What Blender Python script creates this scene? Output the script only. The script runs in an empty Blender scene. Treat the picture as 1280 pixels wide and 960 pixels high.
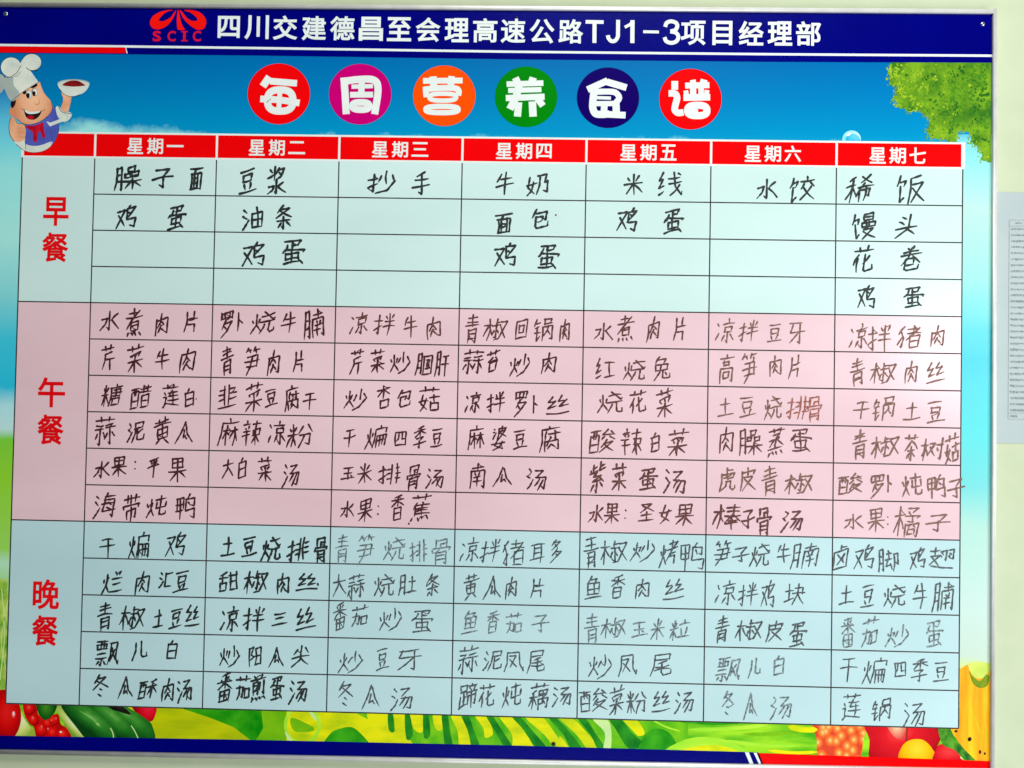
import bpy, math, random
import numpy as np
from mathutils import Matrix, Vector

random.seed(7)
S = bpy.context.scene
COL = S.collection

# ------------------------------------------------------------------ camera
H = 0.075                       # height of one table row on the board, metres
ASP = 3.3874                    # a table column is this many row heights wide
F = 985.5 / 1280.0              # focal length in picture widths
PITCH, YAW, ROLL = -0.0192, 0.0196, 0.0184
T = np.array([0.1935, 1.4718, 21.403])


def rot(a, b, c):
    ca, sa, cb, sb, cc, sc = math.cos(a), math.sin(a), math.cos(b), math.sin(b), math.cos(c), math.sin(c)
    return (np.array([[cc, -sc, 0], [sc, cc, 0], [0, 0, 1]]) @ np.array([[1, 0, 0], [0, ca, -sa], [0, sa, ca]])
            @ np.array([[cb, 0, sb], [0, 1, 0], [-sb, 0, cb]]))


RM = rot(PITCH, YAW, ROLL)


def world(p):                   # board frame (right, down, into the wall; in rows) -> world metres
    return Vector((p[0] * H, p[2] * H, -p[1] * H))


cam_p = -RM.T @ T
cam = bpy.data.cameras.new('camera')
cam.sensor_width = 36.0
cam.lens = 36.0 * F
cam.clip_start = 0.05
cam.clip_end = 100.0
cam_ob = bpy.data.objects.new('camera', cam)
COL.objects.link(cam_ob)
r_, d_, f_ = (world(RM.T[:, k]).normalized() for k in range(3))
m = Matrix.Identity(4)
for i in range(3):
    m[i][0], m[i][1], m[i][2] = r_[i], -d_[i], -f_[i]
m.translation = world(cam_p)
cam_ob.matrix_world = m
S.camera = cam_ob

# ------------------------------------------------------------------ light: an indoor room lit from the front right
W = bpy.data.worlds.new('World')
S.world = W
W.use_nodes = True
W.node_tree.nodes['Background'].inputs[0].default_value = (0.75, 1.0, 0.9, 1)
W.node_tree.nodes['Background'].inputs[1].default_value = 0.035


def area(name, loc, aim, sx, sy, power, col):
    l = bpy.data.lights.new(name, 'AREA')
    l.shape = 'RECTANGLE'
    l.size, l.size_y, l.energy, l.color = sx, sy, power, col
    o = bpy.data.objects.new(name, l)
    COL.objects.link(o)
    o.location = loc
    o.rotation_euler = (Vector(aim) - Vector(loc)).to_track_quat('-Z', 'Y').to_euler()
    return o


area('ceiling_light', (0.65, -2.4, 3.1), (0.4, 0, -0.5), 1.7, 1.2, 116, (1.0, 1.0, 0.95))
area('side_fill_light', (3.8, -2.4, -0.9), (0.2, 0, -0.2), 1.1, 2.0, 122, (0.97, 1.0, 1.0))  # added side lamp, brightens the right while staying off the board's mirror angle
area('floor_bounce_light', (0.5, -2.3, -2.6), (0.3, 0, -0.4), 2.4, 1.4, 40, (0.97, 1.0, 1.0))  # fill lamp added from below, standing in for bounce off an unbuilt floor
area('far_window_light', (2.75, -3.2, 0.42), (0.9, 0, 0.0), 0.8, 0.6, 46, (0.93, 1.0, 0.98))

S.view_settings.view_transform = 'Standard'
S.view_settings.look = 'None'
S.view_settings.exposure = 0.0
S.view_settings.gamma = 1.0
S.view_settings.use_curve_mapping = False

# ------------------------------------------------------------------ helpers


def lin(c):
    return tuple((v / 12.92 if v <= 0.04045 else ((v + 0.055) / 1.055) ** 2.4) for v in (x / 255.0 for x in c))


def at(px, py, off=0.0):
    """The point of the sheet lying OFF metres in front of the board's face that was measured at (px, py) in the photograph."""
    d = RM.T @ np.array([(px - 640.0) / 985.5, (py - 480.0) / 985.5, 1.0])
    k = (-off / H - cam_p[2]) / d[2]
    return world(cam_p + d * k)


def grid(u, v, off=0.0):
    """Table column u, row v -> a point of the board."""
    return Vector(((u - 3.5) * ASP * H, -off, -(v - 7.5) * H))


PX = H / 46.3                   # one photograph pixel on the board, metres


def mat(name, c1, c2=None, scale=40.0, rough=0.32, spec=0.12, stretch=(1, 1, 1), detail=3.0, lo=0.35, hi=0.65, metallic=0.0, bump=0.0, rot_y=0.0):
    """Principled, its colour wandering between c1 and c2 by noise."""
    mt = bpy.data.materials.new(name)
    mt.use_nodes = True
    nt = mt.node_tree
    b = nt.nodes['Principled BSDF']
    b.inputs['Roughness'].default_value = rough
    b.inputs['Specular IOR Level'].default_value = spec
    b.inputs['Metallic'].default_value = metallic
    c1 = lin(c1)
    c2 = lin(c2) if c2 else tuple(v * 0.94 for v in c1)
    tc = nt.nodes.new('ShaderNodeTexCoord')
    mp = nt.nodes.new('ShaderNodeMapping')
    mp.inputs['Scale'].default_value = stretch
    mp.inputs['Rotation'].default_value = (0, rot_y, 0)
    nz = nt.nodes.new('ShaderNodeTexNoise')
    nz.inputs['Scale'].default_value = scale
    nz.inputs['Detail'].default_value = detail
    rp = nt.nodes.new('ShaderNodeValToRGB')
    rp.color_ramp.elements[0].position, rp.color_ramp.elements[1].position = lo, hi
    rp.color_ramp.elements[0].color, rp.color_ramp.elements[1].color = (*c1, 1), (*c2, 1)
    nt.links.new(tc.outputs['Object'], mp.inputs[0])
    nt.links.new(mp.outputs[0], nz.inputs['Vector'])
    nt.links.new(nz.outputs[0], rp.inputs[0])
    nt.links.new(rp.outputs[0], b.inputs['Base Color'])
    if bump:
        bp = nt.nodes.new('ShaderNodeBump')
        bp.inputs['Strength'].default_value = bump
        bp.inputs['Distance'].default_value = 0.002
        nt.links.new(nz.outputs[0], bp.inputs['Height'])
        nt.links.new(bp.outputs[0], b.inputs['Normal'])
    return mt


def ramp_mat(name, stops, axis, lo, hi, cloud=None, camt=(0.5, 0.7), cscale=9.0, cband=None, wob=0.0, cx=None):
    """A printed picture gradient along one board axis (world metres lo..hi), with printed clouds of colour CLOUD."""
    mt = bpy.data.materials.new(name)
    mt.use_nodes = True
    nt = mt.node_tree
    L = nt.links.new
    b = nt.nodes['Principled BSDF']
    b.inputs['Roughness'].default_value = 0.24
    b.inputs['Specular IOR Level'].default_value = 0.1
    tc = nt.nodes.new('ShaderNodeTexCoord')
    sp = nt.nodes.new('ShaderNodeSeparateXYZ')
    L(tc.outputs['Object'], sp.inputs[0])
    nz = nt.nodes.new('ShaderNodeTexNoise')
    nz.inputs['Scale'].default_value = cscale
    nz.inputs['Detail'].default_value = 5
    L(tc.outputs['Object'], nz.inputs['Vector'])
    ad = nt.nodes.new('ShaderNodeMath')
    ad.operation = 'MULTIPLY_ADD'
    L(nz.outputs[0], ad.inputs[0])
    ad.inputs[1].default_value = wob
    L(sp.outputs[axis], ad.inputs[2])
    mr = nt.nodes.new('ShaderNodeMapRange')
    mr.inputs[1].default_value, mr.inputs[2].default_value = lo + wob * 0.5, hi + wob * 0.5
    L(ad.outputs[0], mr.inputs[0])
    rp = nt.nodes.new('ShaderNodeValToRGB')
    e = rp.color_ramp.elements
    for i, (p, c) in enumerate(stops):
        k = e[i] if i < 2 else e.new(p)
        k.position = p
        k.color = (*lin(c), 1)
    L(mr.outputs[0], rp.inputs[0])
    out = rp.outputs[0]
    if cloud:
        n2 = nt.nodes.new('ShaderNodeTexNoise')
        n2.inputs['Scale'].default_value = cscale * 1.3
        n2.inputs['Detail'].default_value = 6
        n2.inputs['Roughness'].default_value = 0.6
        L(tc.outputs['Object'], n2.inputs['Vector'])
        src = n2.outputs[0]
        if cband:
            m2 = nt.nodes.new('ShaderNodeMapRange')
            m2.inputs[1].default_value, m2.inputs[2].default_value = cband
            m2.inputs[3].default_value, m2.inputs[4].default_value = 0.22, -0.5
            L(sp.outputs[2], m2.inputs[0])
            a2 = nt.nodes.new('ShaderNodeMath')
            a2.operation = 'ADD'
            L(src, a2.inputs[0])
            L(m2.outputs[0], a2.inputs[1])
            src = a2.outputs[0]
            m3 = nt.nodes.new('ShaderNodeMapRange')
            m3.inputs[1].default_value, m3.inputs[2].default_value = cx
            m3.inputs[3].default_value, m3.inputs[4].default_value = 0.0, -0.24
            L(sp.outputs[0], m3.inputs[0])
            a3 = nt.nodes.new('ShaderNodeMath')
            a3.operation = 'ADD'
            L(src, a3.inputs[0])
            L(m3.outputs[0], a3.inputs[1])
            src = a3.outputs[0]
        r2 = nt.nodes.new('ShaderNodeMapRange')
        r2.inputs[1].default_value, r2.inputs[2].default_value = camt
        L(src, r2.inputs[0])
        mx = nt.nodes.new('ShaderNodeMix')
        mx.data_type = 'RGBA'
        L(r2.outputs[0], mx.inputs[0])
        L(out, mx.inputs[6])
        mx.inputs[7].default_value = (*lin(cloud), 1)
        out = mx.outputs[2]
    L(out, b.inputs['Base Color'])
    return mt


def shade(name, cx, cy, rx, ry, stops, turn=0.0, wob=0.25, scale=26):
    """A printed airbrushed tone: colour stops (0 centre .. 1 edge) over an ellipse of the picture."""
    mt = bpy.data.materials.new(name)
    mt.use_nodes = True
    nt = mt.node_tree
    L = nt.links.new
    b = nt.nodes['Principled BSDF']
    b.inputs['Roughness'].default_value = 0.24
    b.inputs['Specular IOR Level'].default_value = 0.12
    tc = nt.nodes.new('ShaderNodeTexCoord')
    mp = nt.nodes.new('ShaderNodeMapping')
    mp.vector_type = 'TEXTURE'
    c = at(cx, cy)
    mp.inputs['Location'].default_value = c
    mp.inputs['Rotation'].default_value = (0, turn, 0)
    mp.inputs['Scale'].default_value = (rx * PX, 1, ry * PX)
    ln = nt.nodes.new('ShaderNodeVectorMath')
    ln.operation = 'LENGTH'
    nz = nt.nodes.new('ShaderNodeTexNoise')
    nz.inputs['Scale'].default_value = scale
    nz.inputs['Detail'].default_value = 4
    ad = nt.nodes.new('ShaderNodeMath')
    ad.operation = 'MULTIPLY_ADD'
    ad.inputs[1].default_value = wob
    sb = nt.nodes.new('ShaderNodeMath')
    sb.operation = 'SUBTRACT'
    sb.inputs[1].default_value = wob * 0.5
    rp = nt.nodes.new('ShaderNodeValToRGB')
    for i, (p, col) in enumerate(stops):
        e = rp.color_ramp.elements[i] if i < 2 else rp.color_ramp.elements.new(p)
        e.position, e.color = p, (*lin(col), 1)
    L(tc.outputs['Object'], mp.inputs[0])
    L(tc.outputs['Object'], nz.inputs['Vector'])
    L(mp.outputs[0], ln.inputs[0])
    L(nz.outputs[0], ad.inputs[0])
    L(ln.outputs['Value'], ad.inputs[2])
    L(ad.outputs[0], sb.inputs[0])
    L(sb.outputs[0], rp.inputs[0])
    L(rp.outputs[0], b.inputs['Base Color'])
    return mt


class MB:
    """Collects flat printed shapes into one mesh; each shape may take its own material slot and lies a hair above the one before."""

    def __init__(s, off, step=0.00003):
        s.v, s.f, s.m, s.mats, s.off, s.step = [], [], [], [], (off * 0.25 if off > 0 else off), step * 0.35

    def slot(s, mt):
        if mt not in s.mats:
            s.mats.append(mt)
        return s.mats.index(mt)

    def poly_w(s, pts, mt):
        n = len(s.v)
        a = sum(pts[i][0] * pts[(i + 1) % len(pts)][2] - pts[(i + 1) % len(pts)][0] * pts[i][2] for i in range(len(pts)))
        if a < 0:
            pts = pts[::-1]
        s.v += [tuple(p) for p in pts]
        s.f.append(tuple(range(n, n + len(pts))))
        s.m.append(s.slot(mt))

    def poly(s, pts, mt):
        pts = [(x, min(y, 936.6 + 0.0193 * x)) for x, y in pts]
        s.poly_w([at(x, y, s.off) for x, y in pts], mt)
        s.off += s.step

    def ell(s, cx, cy, rx, ry, mt, n=40, rt=0.0):
        c, q = math.cos(rt), math.sin(rt)
        s.poly([(cx + rx * math.cos(t) * c - ry * math.sin(t) * q, cy + rx * math.cos(t) * q + ry * math.sin(t) * c)
                for t in (2 * math.pi * i / n for i in range(n))], mt)

    def ribbon(s, P, wid, mt, closed=False, caps=False):
        """P: board points (x, z) in metres; wid: width in metres, a number or one per point."""
        n = len(P)
        if n < 2:
            return
        w = [wid] * n if not hasattr(wid, '__len__') else list(wid)
        base = len(s.v)
        y = -s.off
        s.off += s.step
        rows = []
        for i in range(n):
            a = P[i - 1] if (i or closed) else P[i]
            b = P[(i + 1) % n] if (i < n - 1 or closed) else P[i]
            d1 = np.array(P[i]) - np.array(a)
            d2 = np.array(b) - np.array(P[i])
            l1, l2 = np.hypot(*d1), np.hypot(*d2)
            d1 = d1 / l1 if l1 > 1e-9 else (d2 / max(l2, 1e-9))
            d2 = d2 / l2 if l2 > 1e-9 else d1
            t = d1 + d2
            lt = np.hypot(*t)
            t = t / lt if lt > 0.15 else d2
            nrm = np.array([-t[1], t[0]])
            mit = min(1.35, 1.0 / max(0.4, abs(nrm @ np.array([-d2[1], d2[0]]))))
            rows.append((np.array(P[i]), nrm * w[i] * 0.5 * mit, d1 if i else d2))
        for i, (p, nr, _) in enumerate(rows):
            yi = y - i * 6e-7
            s.v.append((p[0] + nr[0], yi, p[1] + nr[1]))
            s.v.append((p[0] - nr[0], yi, p[1] - nr[1]))
        k = s.slot(mt)
        for i in range(n if closed else n - 1):
            a, b = base + 2 * i, base + 2 * ((i + 1) % n)
            s.f.append((a, a + 1, b + 1, b))
            s.m.append(k)
        if caps and not closed:
            for p, nr, i0, sg in ((rows[0][0], rows[0][1], base, -1), (rows[-1][0], rows[-1][1], base + 2 * n - 2, 1)):
                d = np.array([nr[1], -nr[0]]) * sg
                q = []
                for t in (0.25, 0.5, 0.75):
                    an = math.pi * t
                    q.append(p + nr * math.cos(an) + d * math.sin(an))
                j = len(s.v)
                s.v += [(x[0], y, x[1]) for x in q]
                s.f.append((i0, j, j + 1, j + 2, i0 + 1) if sg > 0 else (i0 + 1, j + 2, j + 1, j, i0))
                s.m.append(k)

    def line(s, pts, wpx, mt, closed=False, caps=False):
        """A ribbon through photograph points, width in photograph pixels."""
        P = [(p.x, p.z) for p in (at(x, y, s.off) for x, y in pts)]
        s.ribbon(P, wpx * PX if not hasattr(wpx, '__len__') else [q * PX for q in wpx], mt, closed, caps)

    def build(s, name, parent=None):
        me = bpy.data.meshes.new(name)
        me.from_pydata(s.v, [], s.f)
        for mt in s.mats:
            me.materials.append(mt)
        me.polygons.foreach_set('material_index', s.m)
        me.update()
        o = bpy.data.objects.new(name, me)
        COL.objects.link(o)
        o.parent = parent
        return o


def solid(name, boxes, mt, parent=None, bevel=0.0):
    """Boxes (x0, x1, y0, y1, z0, z1) in one mesh, bevelled."""
    V, Fc = [], []
    for x0, x1, y0, y1, z0, z1 in boxes:
        n = len(V)
        V += [(x, y, z) for x in (x0, x1) for y in (y0, y1) for z in (z0, z1)]
        Fc += [tuple(n + i for i in q) for q in ((0, 1, 3, 2), (4, 6, 7, 5), (0, 4, 5, 1), (2, 3, 7, 6), (0, 2, 6, 4), (1, 5, 7, 3))]
    me = bpy.data.meshes.new(name)
    me.from_pydata(V, [], Fc)
    me.materials.append(mt)
    o = bpy.data.objects.new(name, me)
    COL.objects.link(o)
    o.parent = parent
    if bevel:
        b = o.modifiers.new('bevel', 'BEVEL')
        b.width, b.segments = bevel, 3
    return o


def extrude(name, prof, path_pts, mt, parent):
    """A rail: profile (across, out) swept from path point A to B. across axis = given 2-D normal in the board plane."""
    A, B, nrm = path_pts
    V, Fc = [], []
    for P in (A, B):
        for a, o in prof:
            V.append((P[0] + nrm[0] * a, -o, P[1] + nrm[1] * a))
    n = len(prof)
    for i in range(n):
        j = (i + 1) % n
        Fc.append((i, j, n + j, n + i))
    Fc.append(tuple(range(n - 1, -1, -1)))
    Fc.append(tuple(range(n, 2 * n)))
    me = bpy.data.meshes.new(name)
    me.from_pydata(V, [], Fc)
    me.materials.append(mt)
    me.update()
    o = bpy.data.objects.new(name, me)
    COL.objects.link(o)
    o.parent = parent
    import bmesh
    bm = bmesh.new()
    bm.from_mesh(me)
    bmesh.ops.recalc_face_normals(bm, faces=bm.faces)
    bm.to_mesh(me)
    bm.free()
    for p in me.polygons:
        p.use_smooth = len(p.vertices) == 4
    return o


def spline(pts, n=5, closed=False):
    """Catmull-Rom through the points."""
    P = [np.array(p, float) for p in pts]
    if len(P) < 3:
        if len(P) == 2 and not closed:
            return [tuple(P[0] + (P[1] - P[0]) * k / 3) for k in range(4)]
        return [tuple(p) for p in P]
    out = []
    N = len(P)
    for i in range(N if closed else N - 1):
        p1, p2 = P[i], P[(i + 1) % N]
        p0 = P[i - 1] if (i or closed) else p1 * 2 - p2
        p3 = P[(i + 2) % N] if (i + 2 < N or closed) else p2 * 2 - p1
        for k in range(n):
            t = k / n
            out.append(tuple(0.5 * (2 * p1 + (p2 - p0) * t + (2 * p0 - 5 * p1 + 4 * p2 - p3) * t * t + (3 * p1 - p0 - 3 * p2 + p3) * t ** 3)))
    if not closed:
        out.append(tuple(P[-1]))
    return out


# printed type: outlines of the built-in typeface, thickened
_glyphs = {}


def glyph(ch, offset):
    key = (ch, offset)
    if key not in _glyphs:
        c = bpy.data.curves.new('type', 'FONT')
        c.body = ch
        c.size = 1.0
        c.resolution_u = 4
        o = bpy.data.objects.new('type', c)
        COL.objects.link(o)
        me = bpy.data.meshes.new_from_object(o.evaluated_get(bpy.context.evaluated_depsgraph_get()))
        _glyphs[key] = ([(v.co.x, v.co.y) for v in me.vertices], [tuple(p.vertices) for p in me.polygons])
        bpy.data.objects.remove(o)
        bpy.data.meshes.remove(me)
        bpy.data.curves.remove(c)
    return _glyphs[key]


def contours(Fc):
    """Closed outlines of a filled glyph, from the edges that only one face uses."""
    nxt, seen = {}, set()
    for f in Fc:
        for i in range(len(f)):
            seen.add((f[i - 1], f[i]))
    for a, b in seen:
        if (b, a) not in seen:
            nxt.setdefault(a, []).append(b)
    out = []
    while nxt:
        a = next(iter(nxt))
        loop = [a]
        while True:
            b = nxt[loop[-1]].pop()
            if not nxt[loop[-1]]:
                del nxt[loop[-1]]
            if b == a or b not in nxt:
                break
            loop.append(b)
        if len(loop) > 2:
            out.append(loop)
    return out


def type_char(mb, ch, cx, cy, w, h, mt, offset=0.02):
    """Printed character ch whose ink box (or, for flat strokes, em box) is w x h photograph pixels about (cx, cy)."""
    V, Fc = glyph(ch, offset)
    xs, ys = [p[0] for p in V], [p[1] for p in V]
    x0, x1, y0, y1 = min(xs), max(xs), min(ys), max(ys)
    if ch in '一二三-':
        sx = sy = w * PX / (x1 - x0)
        if ch == '-':
            sy = h * PX / (y1 - y0)
    else:
        sx, sy = w * PX / (x1 - x0), h * PX / (y1 - y0)
    bold = offset * max(sx, sy) * 1.25
    sx, sy = sx * (1 - 2 * bold / (w * PX)), sy * (1 if ch in '一-' else 1 - 2 * bold / (h * PX))
    c = at(cx, cy, mb.off)
    n = len(mb.v)
    for x, y in V:
        mb.v.append((c.x + (x - (x0 + x1) / 2) * sx, -mb.off, c.z + (y - (y0 + y1) / 2) * sy))
    k = mb.slot(mt)
    for f in Fc:
        mb.f.append(tuple(n + i for i in f))
        mb.m.append(k)
    mb.off += 0.000008
    for lp in contours(Fc):
        mb.ribbon([(c.x + (V[i][0] - (x0 + x1) / 2) * sx, c.z + (V[i][1] - (y0 + y1) / 2) * sy) for i in lp], 2 * bold, mt, closed=True)


# ------------------------------------------------------------------ materials
M_wall = mat('wall_paint', (189, 198, 169), (184, 194, 164), 14, rough=0.8, spec=0.2, bump=0.15, detail=8)
M_alu = mat('brushed_aluminium', (228, 228, 225), (216, 216, 213), 30, rough=0.4, metallic=0.3)
M_back = mat('board_back', (225, 225, 222), rough=0.6)
M_navy = mat('navy_print', (0, 2, 116), (0, 1, 108), 6, rough=0.2, spec=0.1)
M_white = mat('white_print', (226, 233, 231), (218, 226, 223), 20, spec=0.1)
M_red = mat('red_print', (238, 4, 8), (230, 2, 6), 8, rough=0.22, spec=0.1)
M_mint = mat('mint_field', (205, 229, 228), (192, 219, 215), 3.5, spec=0.3, rough=0.22, detail=7, stretch=(0.6, 1, 1.4), lo=0.3, hi=0.75)
M_pink = mat('pink_field', (230, 198, 206), (216, 181, 190), 3.5, spec=0.3, rough=0.22, detail=7, stretch=(0.6, 1, 1.4), lo=0.3, hi=0.75)
M_aqua = mat('aqua_field', (188, 217, 222), (176, 206, 211), 3.5, spec=0.3, rough=0.22, detail=7, stretch=(0.6, 1, 1.4), lo=0.3, hi=0.75)
M_line = mat('grid_ink', (38, 34, 36), (62, 56, 58), 60, rough=0.5)
INK = {
    'k': mat('black_marker', (22, 26, 26), (48, 54, 54), 160, rough=0.5, spec=0.3, detail=2),
    'b': mat('brown_black_marker', (72, 36, 36), (112, 66, 64), 160, rough=0.5, spec=0.3, detail=2),
    'd': mat('dark_marker_on_pink', (52, 18, 22), (86, 40, 44), 160, rough=0.5, spec=0.3, detail=2),
    'g': mat('grey_marker', (44, 50, 54), (94, 104, 108), 190, rough=0.5, spec=0.3, detail=2),
    'f': mat('faded_marker', (64, 74, 78), (134, 150, 154), 190, rough=0.5, spec=0.3, detail=2),
    't': mat('glare_brown_marker', (94, 64, 56), (138, 100, 90), 170, rough=0.5, spec=0.3, detail=2),  # over pink in the right columns; glare there painted into a paler ink
    'r': mat('reddish_marker', (130, 64, 54), (166, 106, 94), 170, rough=0.5, spec=0.3, detail=2),
}

# ------------------------------------------------------------------ the wall behind
WALL_Y = 0.0095
me = bpy.data.meshes.new('wall')
me.from_pydata([(-4, WALL_Y, -1.6), (4, WALL_Y, -1.6), (4, WALL_Y, 1.9), (-4, WALL_Y, 1.9)], [], [(0, 1, 2, 3)])
me.materials.append(M_wall)
wall = bpy.data.objects.new('wall', me)
COL.objects.link(wall)
wall['kind'] = 'structure'

# ------------------------------------------------------------------ the board
board = bpy.data.objects.new('menu_board', None)
board.empty_display_size = 0.1
COL.objects.link(board)
board['label'] = 'aluminium framed weekly menu board with handwritten dishes in a printed table, hung on the wall'
board['category'] = 'menu board'

TL, TR, BR, BL = at(-34, 6.6), at(1240.2, 17.2), at(1237.0, 962.5), at(-62, 935.6)
xL, xR = (TL.x + BL.x) / 2, (TR.x + BR.x) / 2
zT, zB = (at(0, 8).z + at(640, 13.6).z + at(1237, 17.4).z) / 3, (at(0, 938).z + at(640, 948.5).z) / 2
solid('backing_panel', [(xL - 0.003, xR + 0.003, 0.0, 0.007, zB - 0.003, zT + 0.003)], M_back, board)
RW = 5.6 * PX
prof = [(-0.0004, -0.0005), (-0.0004, 0.0040), (0.0002, 0.0052), (0.0012, 0.0058), (RW * 0.5, 0.0060), (RW - 0.0022, 0.0056),
        (RW - 0.0008, 0.0044), (RW, 0.0024), (RW, -0.0055), (RW - 0.002, -0.0055), (0.0032, -0.0005)]
tl, tr, bl, br = at(-40, 8.5), at(1240.4, 17.7), at(-60, 935.4), at(1237.2, 960.5)
extrude('frame_rail', prof, ((tl.x, tl.z), (tr.x, tr.z), (0, 1)), M_alu, board)
extrude('frame_rail', prof, ((bl.x, bl.z), (br.x, br.z), (0, -1)), M_alu, board)
extrude('frame_rail', prof, ((br.x, br.z - RW), (tr.x, tr.z + RW), (1, 0)), M_alu, board)
extrude('frame_rail', prof, ((bl.x, bl.z - RW), (tl.x, tl.z + RW), (-1, 0)), M_alu, board)

# printed picture behind the table: blue sky, two margin strips, fruit and vegetables along the foot
zy = lambda y, x=640: at(x, y).z
sky = ramp_mat('sky_print', [(0, (20, 158, 196)), (0.22, (0, 138, 190)), (0.6, (0, 119, 180)), (1, (0, 102, 168))], 2, zy(190), zy(70),
               cloud=(150, 222, 222), camt=(0.5, 0.78), cscale=9, cband=(zy(172), zy(132)), cx=(at(160, 150).x, at(330, 150).x))
mb = MB(0.0003)
mb.poly([(-34, 60), (1240, 74), (1240, 215), (-40, 205)], sky)
art = mb.build('artwork_print', board)

zl = lambda y: (zy(y, 10) - zy(960, 10)) / (zy(112, 10) - zy(960, 10))
left_m = ramp_mat('left_margin_print', [(0, (120, 180, 60)), (zl(745), (150, 205, 90)), (zl(705), (178, 222, 190)), (zl(685), (150, 210, 90)), (zl(600), (140, 205, 50)),
                                        (zl(548), (120, 200, 60)), (zl(535), (186, 222, 220)), (zl(505), (170, 220, 225)), (zl(482), (40, 185, 215)), (zl(425), (60, 192, 215)),
                                        (zl(370), (128, 210, 215)), (zl(300), (165, 228, 222)), (zl(215), (150, 225, 225)), (zl(185), (120, 215, 225)), (zl(150), (90, 190, 220)), (zl(112), (4, 118, 188))],
                  2, zy(960, 10), zy(112, 10), wob=0.03, cscale=11)
mb = MB(0.0006)
mb.poly([(-38, 108), (24, 109), (40, 180), (40, 932), (-60, 931)], left_m)
mb.build('scenery_print', art)
zr = lambda y: (zy(y, 1220) - zy(960, 1220)) / (zy(150, 1220) - zy(960, 1220))
right_m = ramp_mat('right_margin_print', [(0, (210, 200, 60)), (zr(836), (205, 225, 130)), (zr(822), (192, 212, 198)), (zr(760), (192, 216, 210)), (zr(660), (172, 214, 204)),
                                          (zr(610), (118, 206, 208)), (zr(540), (90, 208, 212)), (zr(450), (44, 188, 206)), (zr(415), (74, 196, 208)), (zr(350), (148, 216, 210)),
                                          (zr(262), (178, 222, 212)), (zr(215), (150, 222, 220)), (zr(178), (120, 205, 220)), (zr(160), (20, 155, 205))],
                   2, zy(960, 1220), zy(150, 1220), wob=0.03, cscale=14)
mb = MB(0.0006)
mb.poly([(1195, 168), (1240, 168), (1239, 957), (1195, 956)], right_m)
mb.build('scenery_print', art)

# the overhanging tree, its edge broken into leaves
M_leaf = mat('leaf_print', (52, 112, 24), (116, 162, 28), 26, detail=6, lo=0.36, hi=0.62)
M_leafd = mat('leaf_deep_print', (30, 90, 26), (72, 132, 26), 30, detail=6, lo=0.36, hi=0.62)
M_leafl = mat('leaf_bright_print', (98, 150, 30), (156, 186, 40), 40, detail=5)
mb = MB(0.0009, 0.000006)
outline = [(1114, 76), (1111, 92), (1112, 105), (1122, 110), (1118, 125), (1124, 133), (1137, 140), (1147, 136), (1158, 144), (1163, 147), (1160, 165), (1165, 172),
           (1195, 178), (1198, 165), (1212, 163), (1214, 178), (1226, 185), (1228, 200), (1239, 203), (1239, 74)]
rough_edge = []
for i in range(len(outline)):
    a, b = outline[i], outline[(i + 1) % len(outline)]
    n = max(1, int(math.dist(a, b) / 2.2)) if i < 18 else 1
    for k in range(n):
        t = k / n
        j = 1.5 if 0 < i < 18 else 0
        rough_edge.append((a[0] + (b[0] - a[0]) * t + random.uniform(-j, j), a[1] + (b[1] - a[1]) * t + random.uniform(-j, j)))
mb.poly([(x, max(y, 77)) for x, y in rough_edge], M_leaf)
tree_off = mb.off


def inside(p, poly):
    c = False
    for i in range(len(poly)):
        (x0, y0), (x1, y1) = poly[i - 1], poly[i]
        if (y0 > p[1]) != (y1 > p[1]) and p[0] < (x1 - x0) * (p[1] - y0) / (y1 - y0) + x0:
            c = not c
    return c


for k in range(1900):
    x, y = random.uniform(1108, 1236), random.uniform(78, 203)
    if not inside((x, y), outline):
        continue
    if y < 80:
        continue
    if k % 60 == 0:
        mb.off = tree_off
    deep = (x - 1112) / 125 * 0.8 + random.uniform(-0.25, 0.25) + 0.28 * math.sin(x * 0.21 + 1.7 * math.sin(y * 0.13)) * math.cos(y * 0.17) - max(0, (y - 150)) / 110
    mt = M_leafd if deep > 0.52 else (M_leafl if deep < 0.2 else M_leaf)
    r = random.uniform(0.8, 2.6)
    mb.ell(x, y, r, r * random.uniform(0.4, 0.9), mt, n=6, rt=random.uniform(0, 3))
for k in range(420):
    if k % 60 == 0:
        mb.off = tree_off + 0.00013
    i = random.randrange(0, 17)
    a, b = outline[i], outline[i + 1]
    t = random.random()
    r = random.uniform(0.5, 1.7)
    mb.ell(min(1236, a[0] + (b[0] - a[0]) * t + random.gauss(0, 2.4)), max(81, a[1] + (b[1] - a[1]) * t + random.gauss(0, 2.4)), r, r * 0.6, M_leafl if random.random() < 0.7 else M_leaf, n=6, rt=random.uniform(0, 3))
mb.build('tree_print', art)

M_bub = mat('bubble_print', (120, 210, 235), (190, 238, 245), 60)
M_bub2 = mat('bubble_core_print', (40, 165, 215), (90, 195, 225), 60)
mb = MB(0.0008)
mb.ell(1064.5, 174, 11.5, 11, M_bub)
mb.ell(1066, 176, 9.5, 9, M_bub2)
mb.ell(1061, 168, 3.2, 1.6, M_white, rt=-0.5)
mb.build('bubble_print', art)

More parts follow.
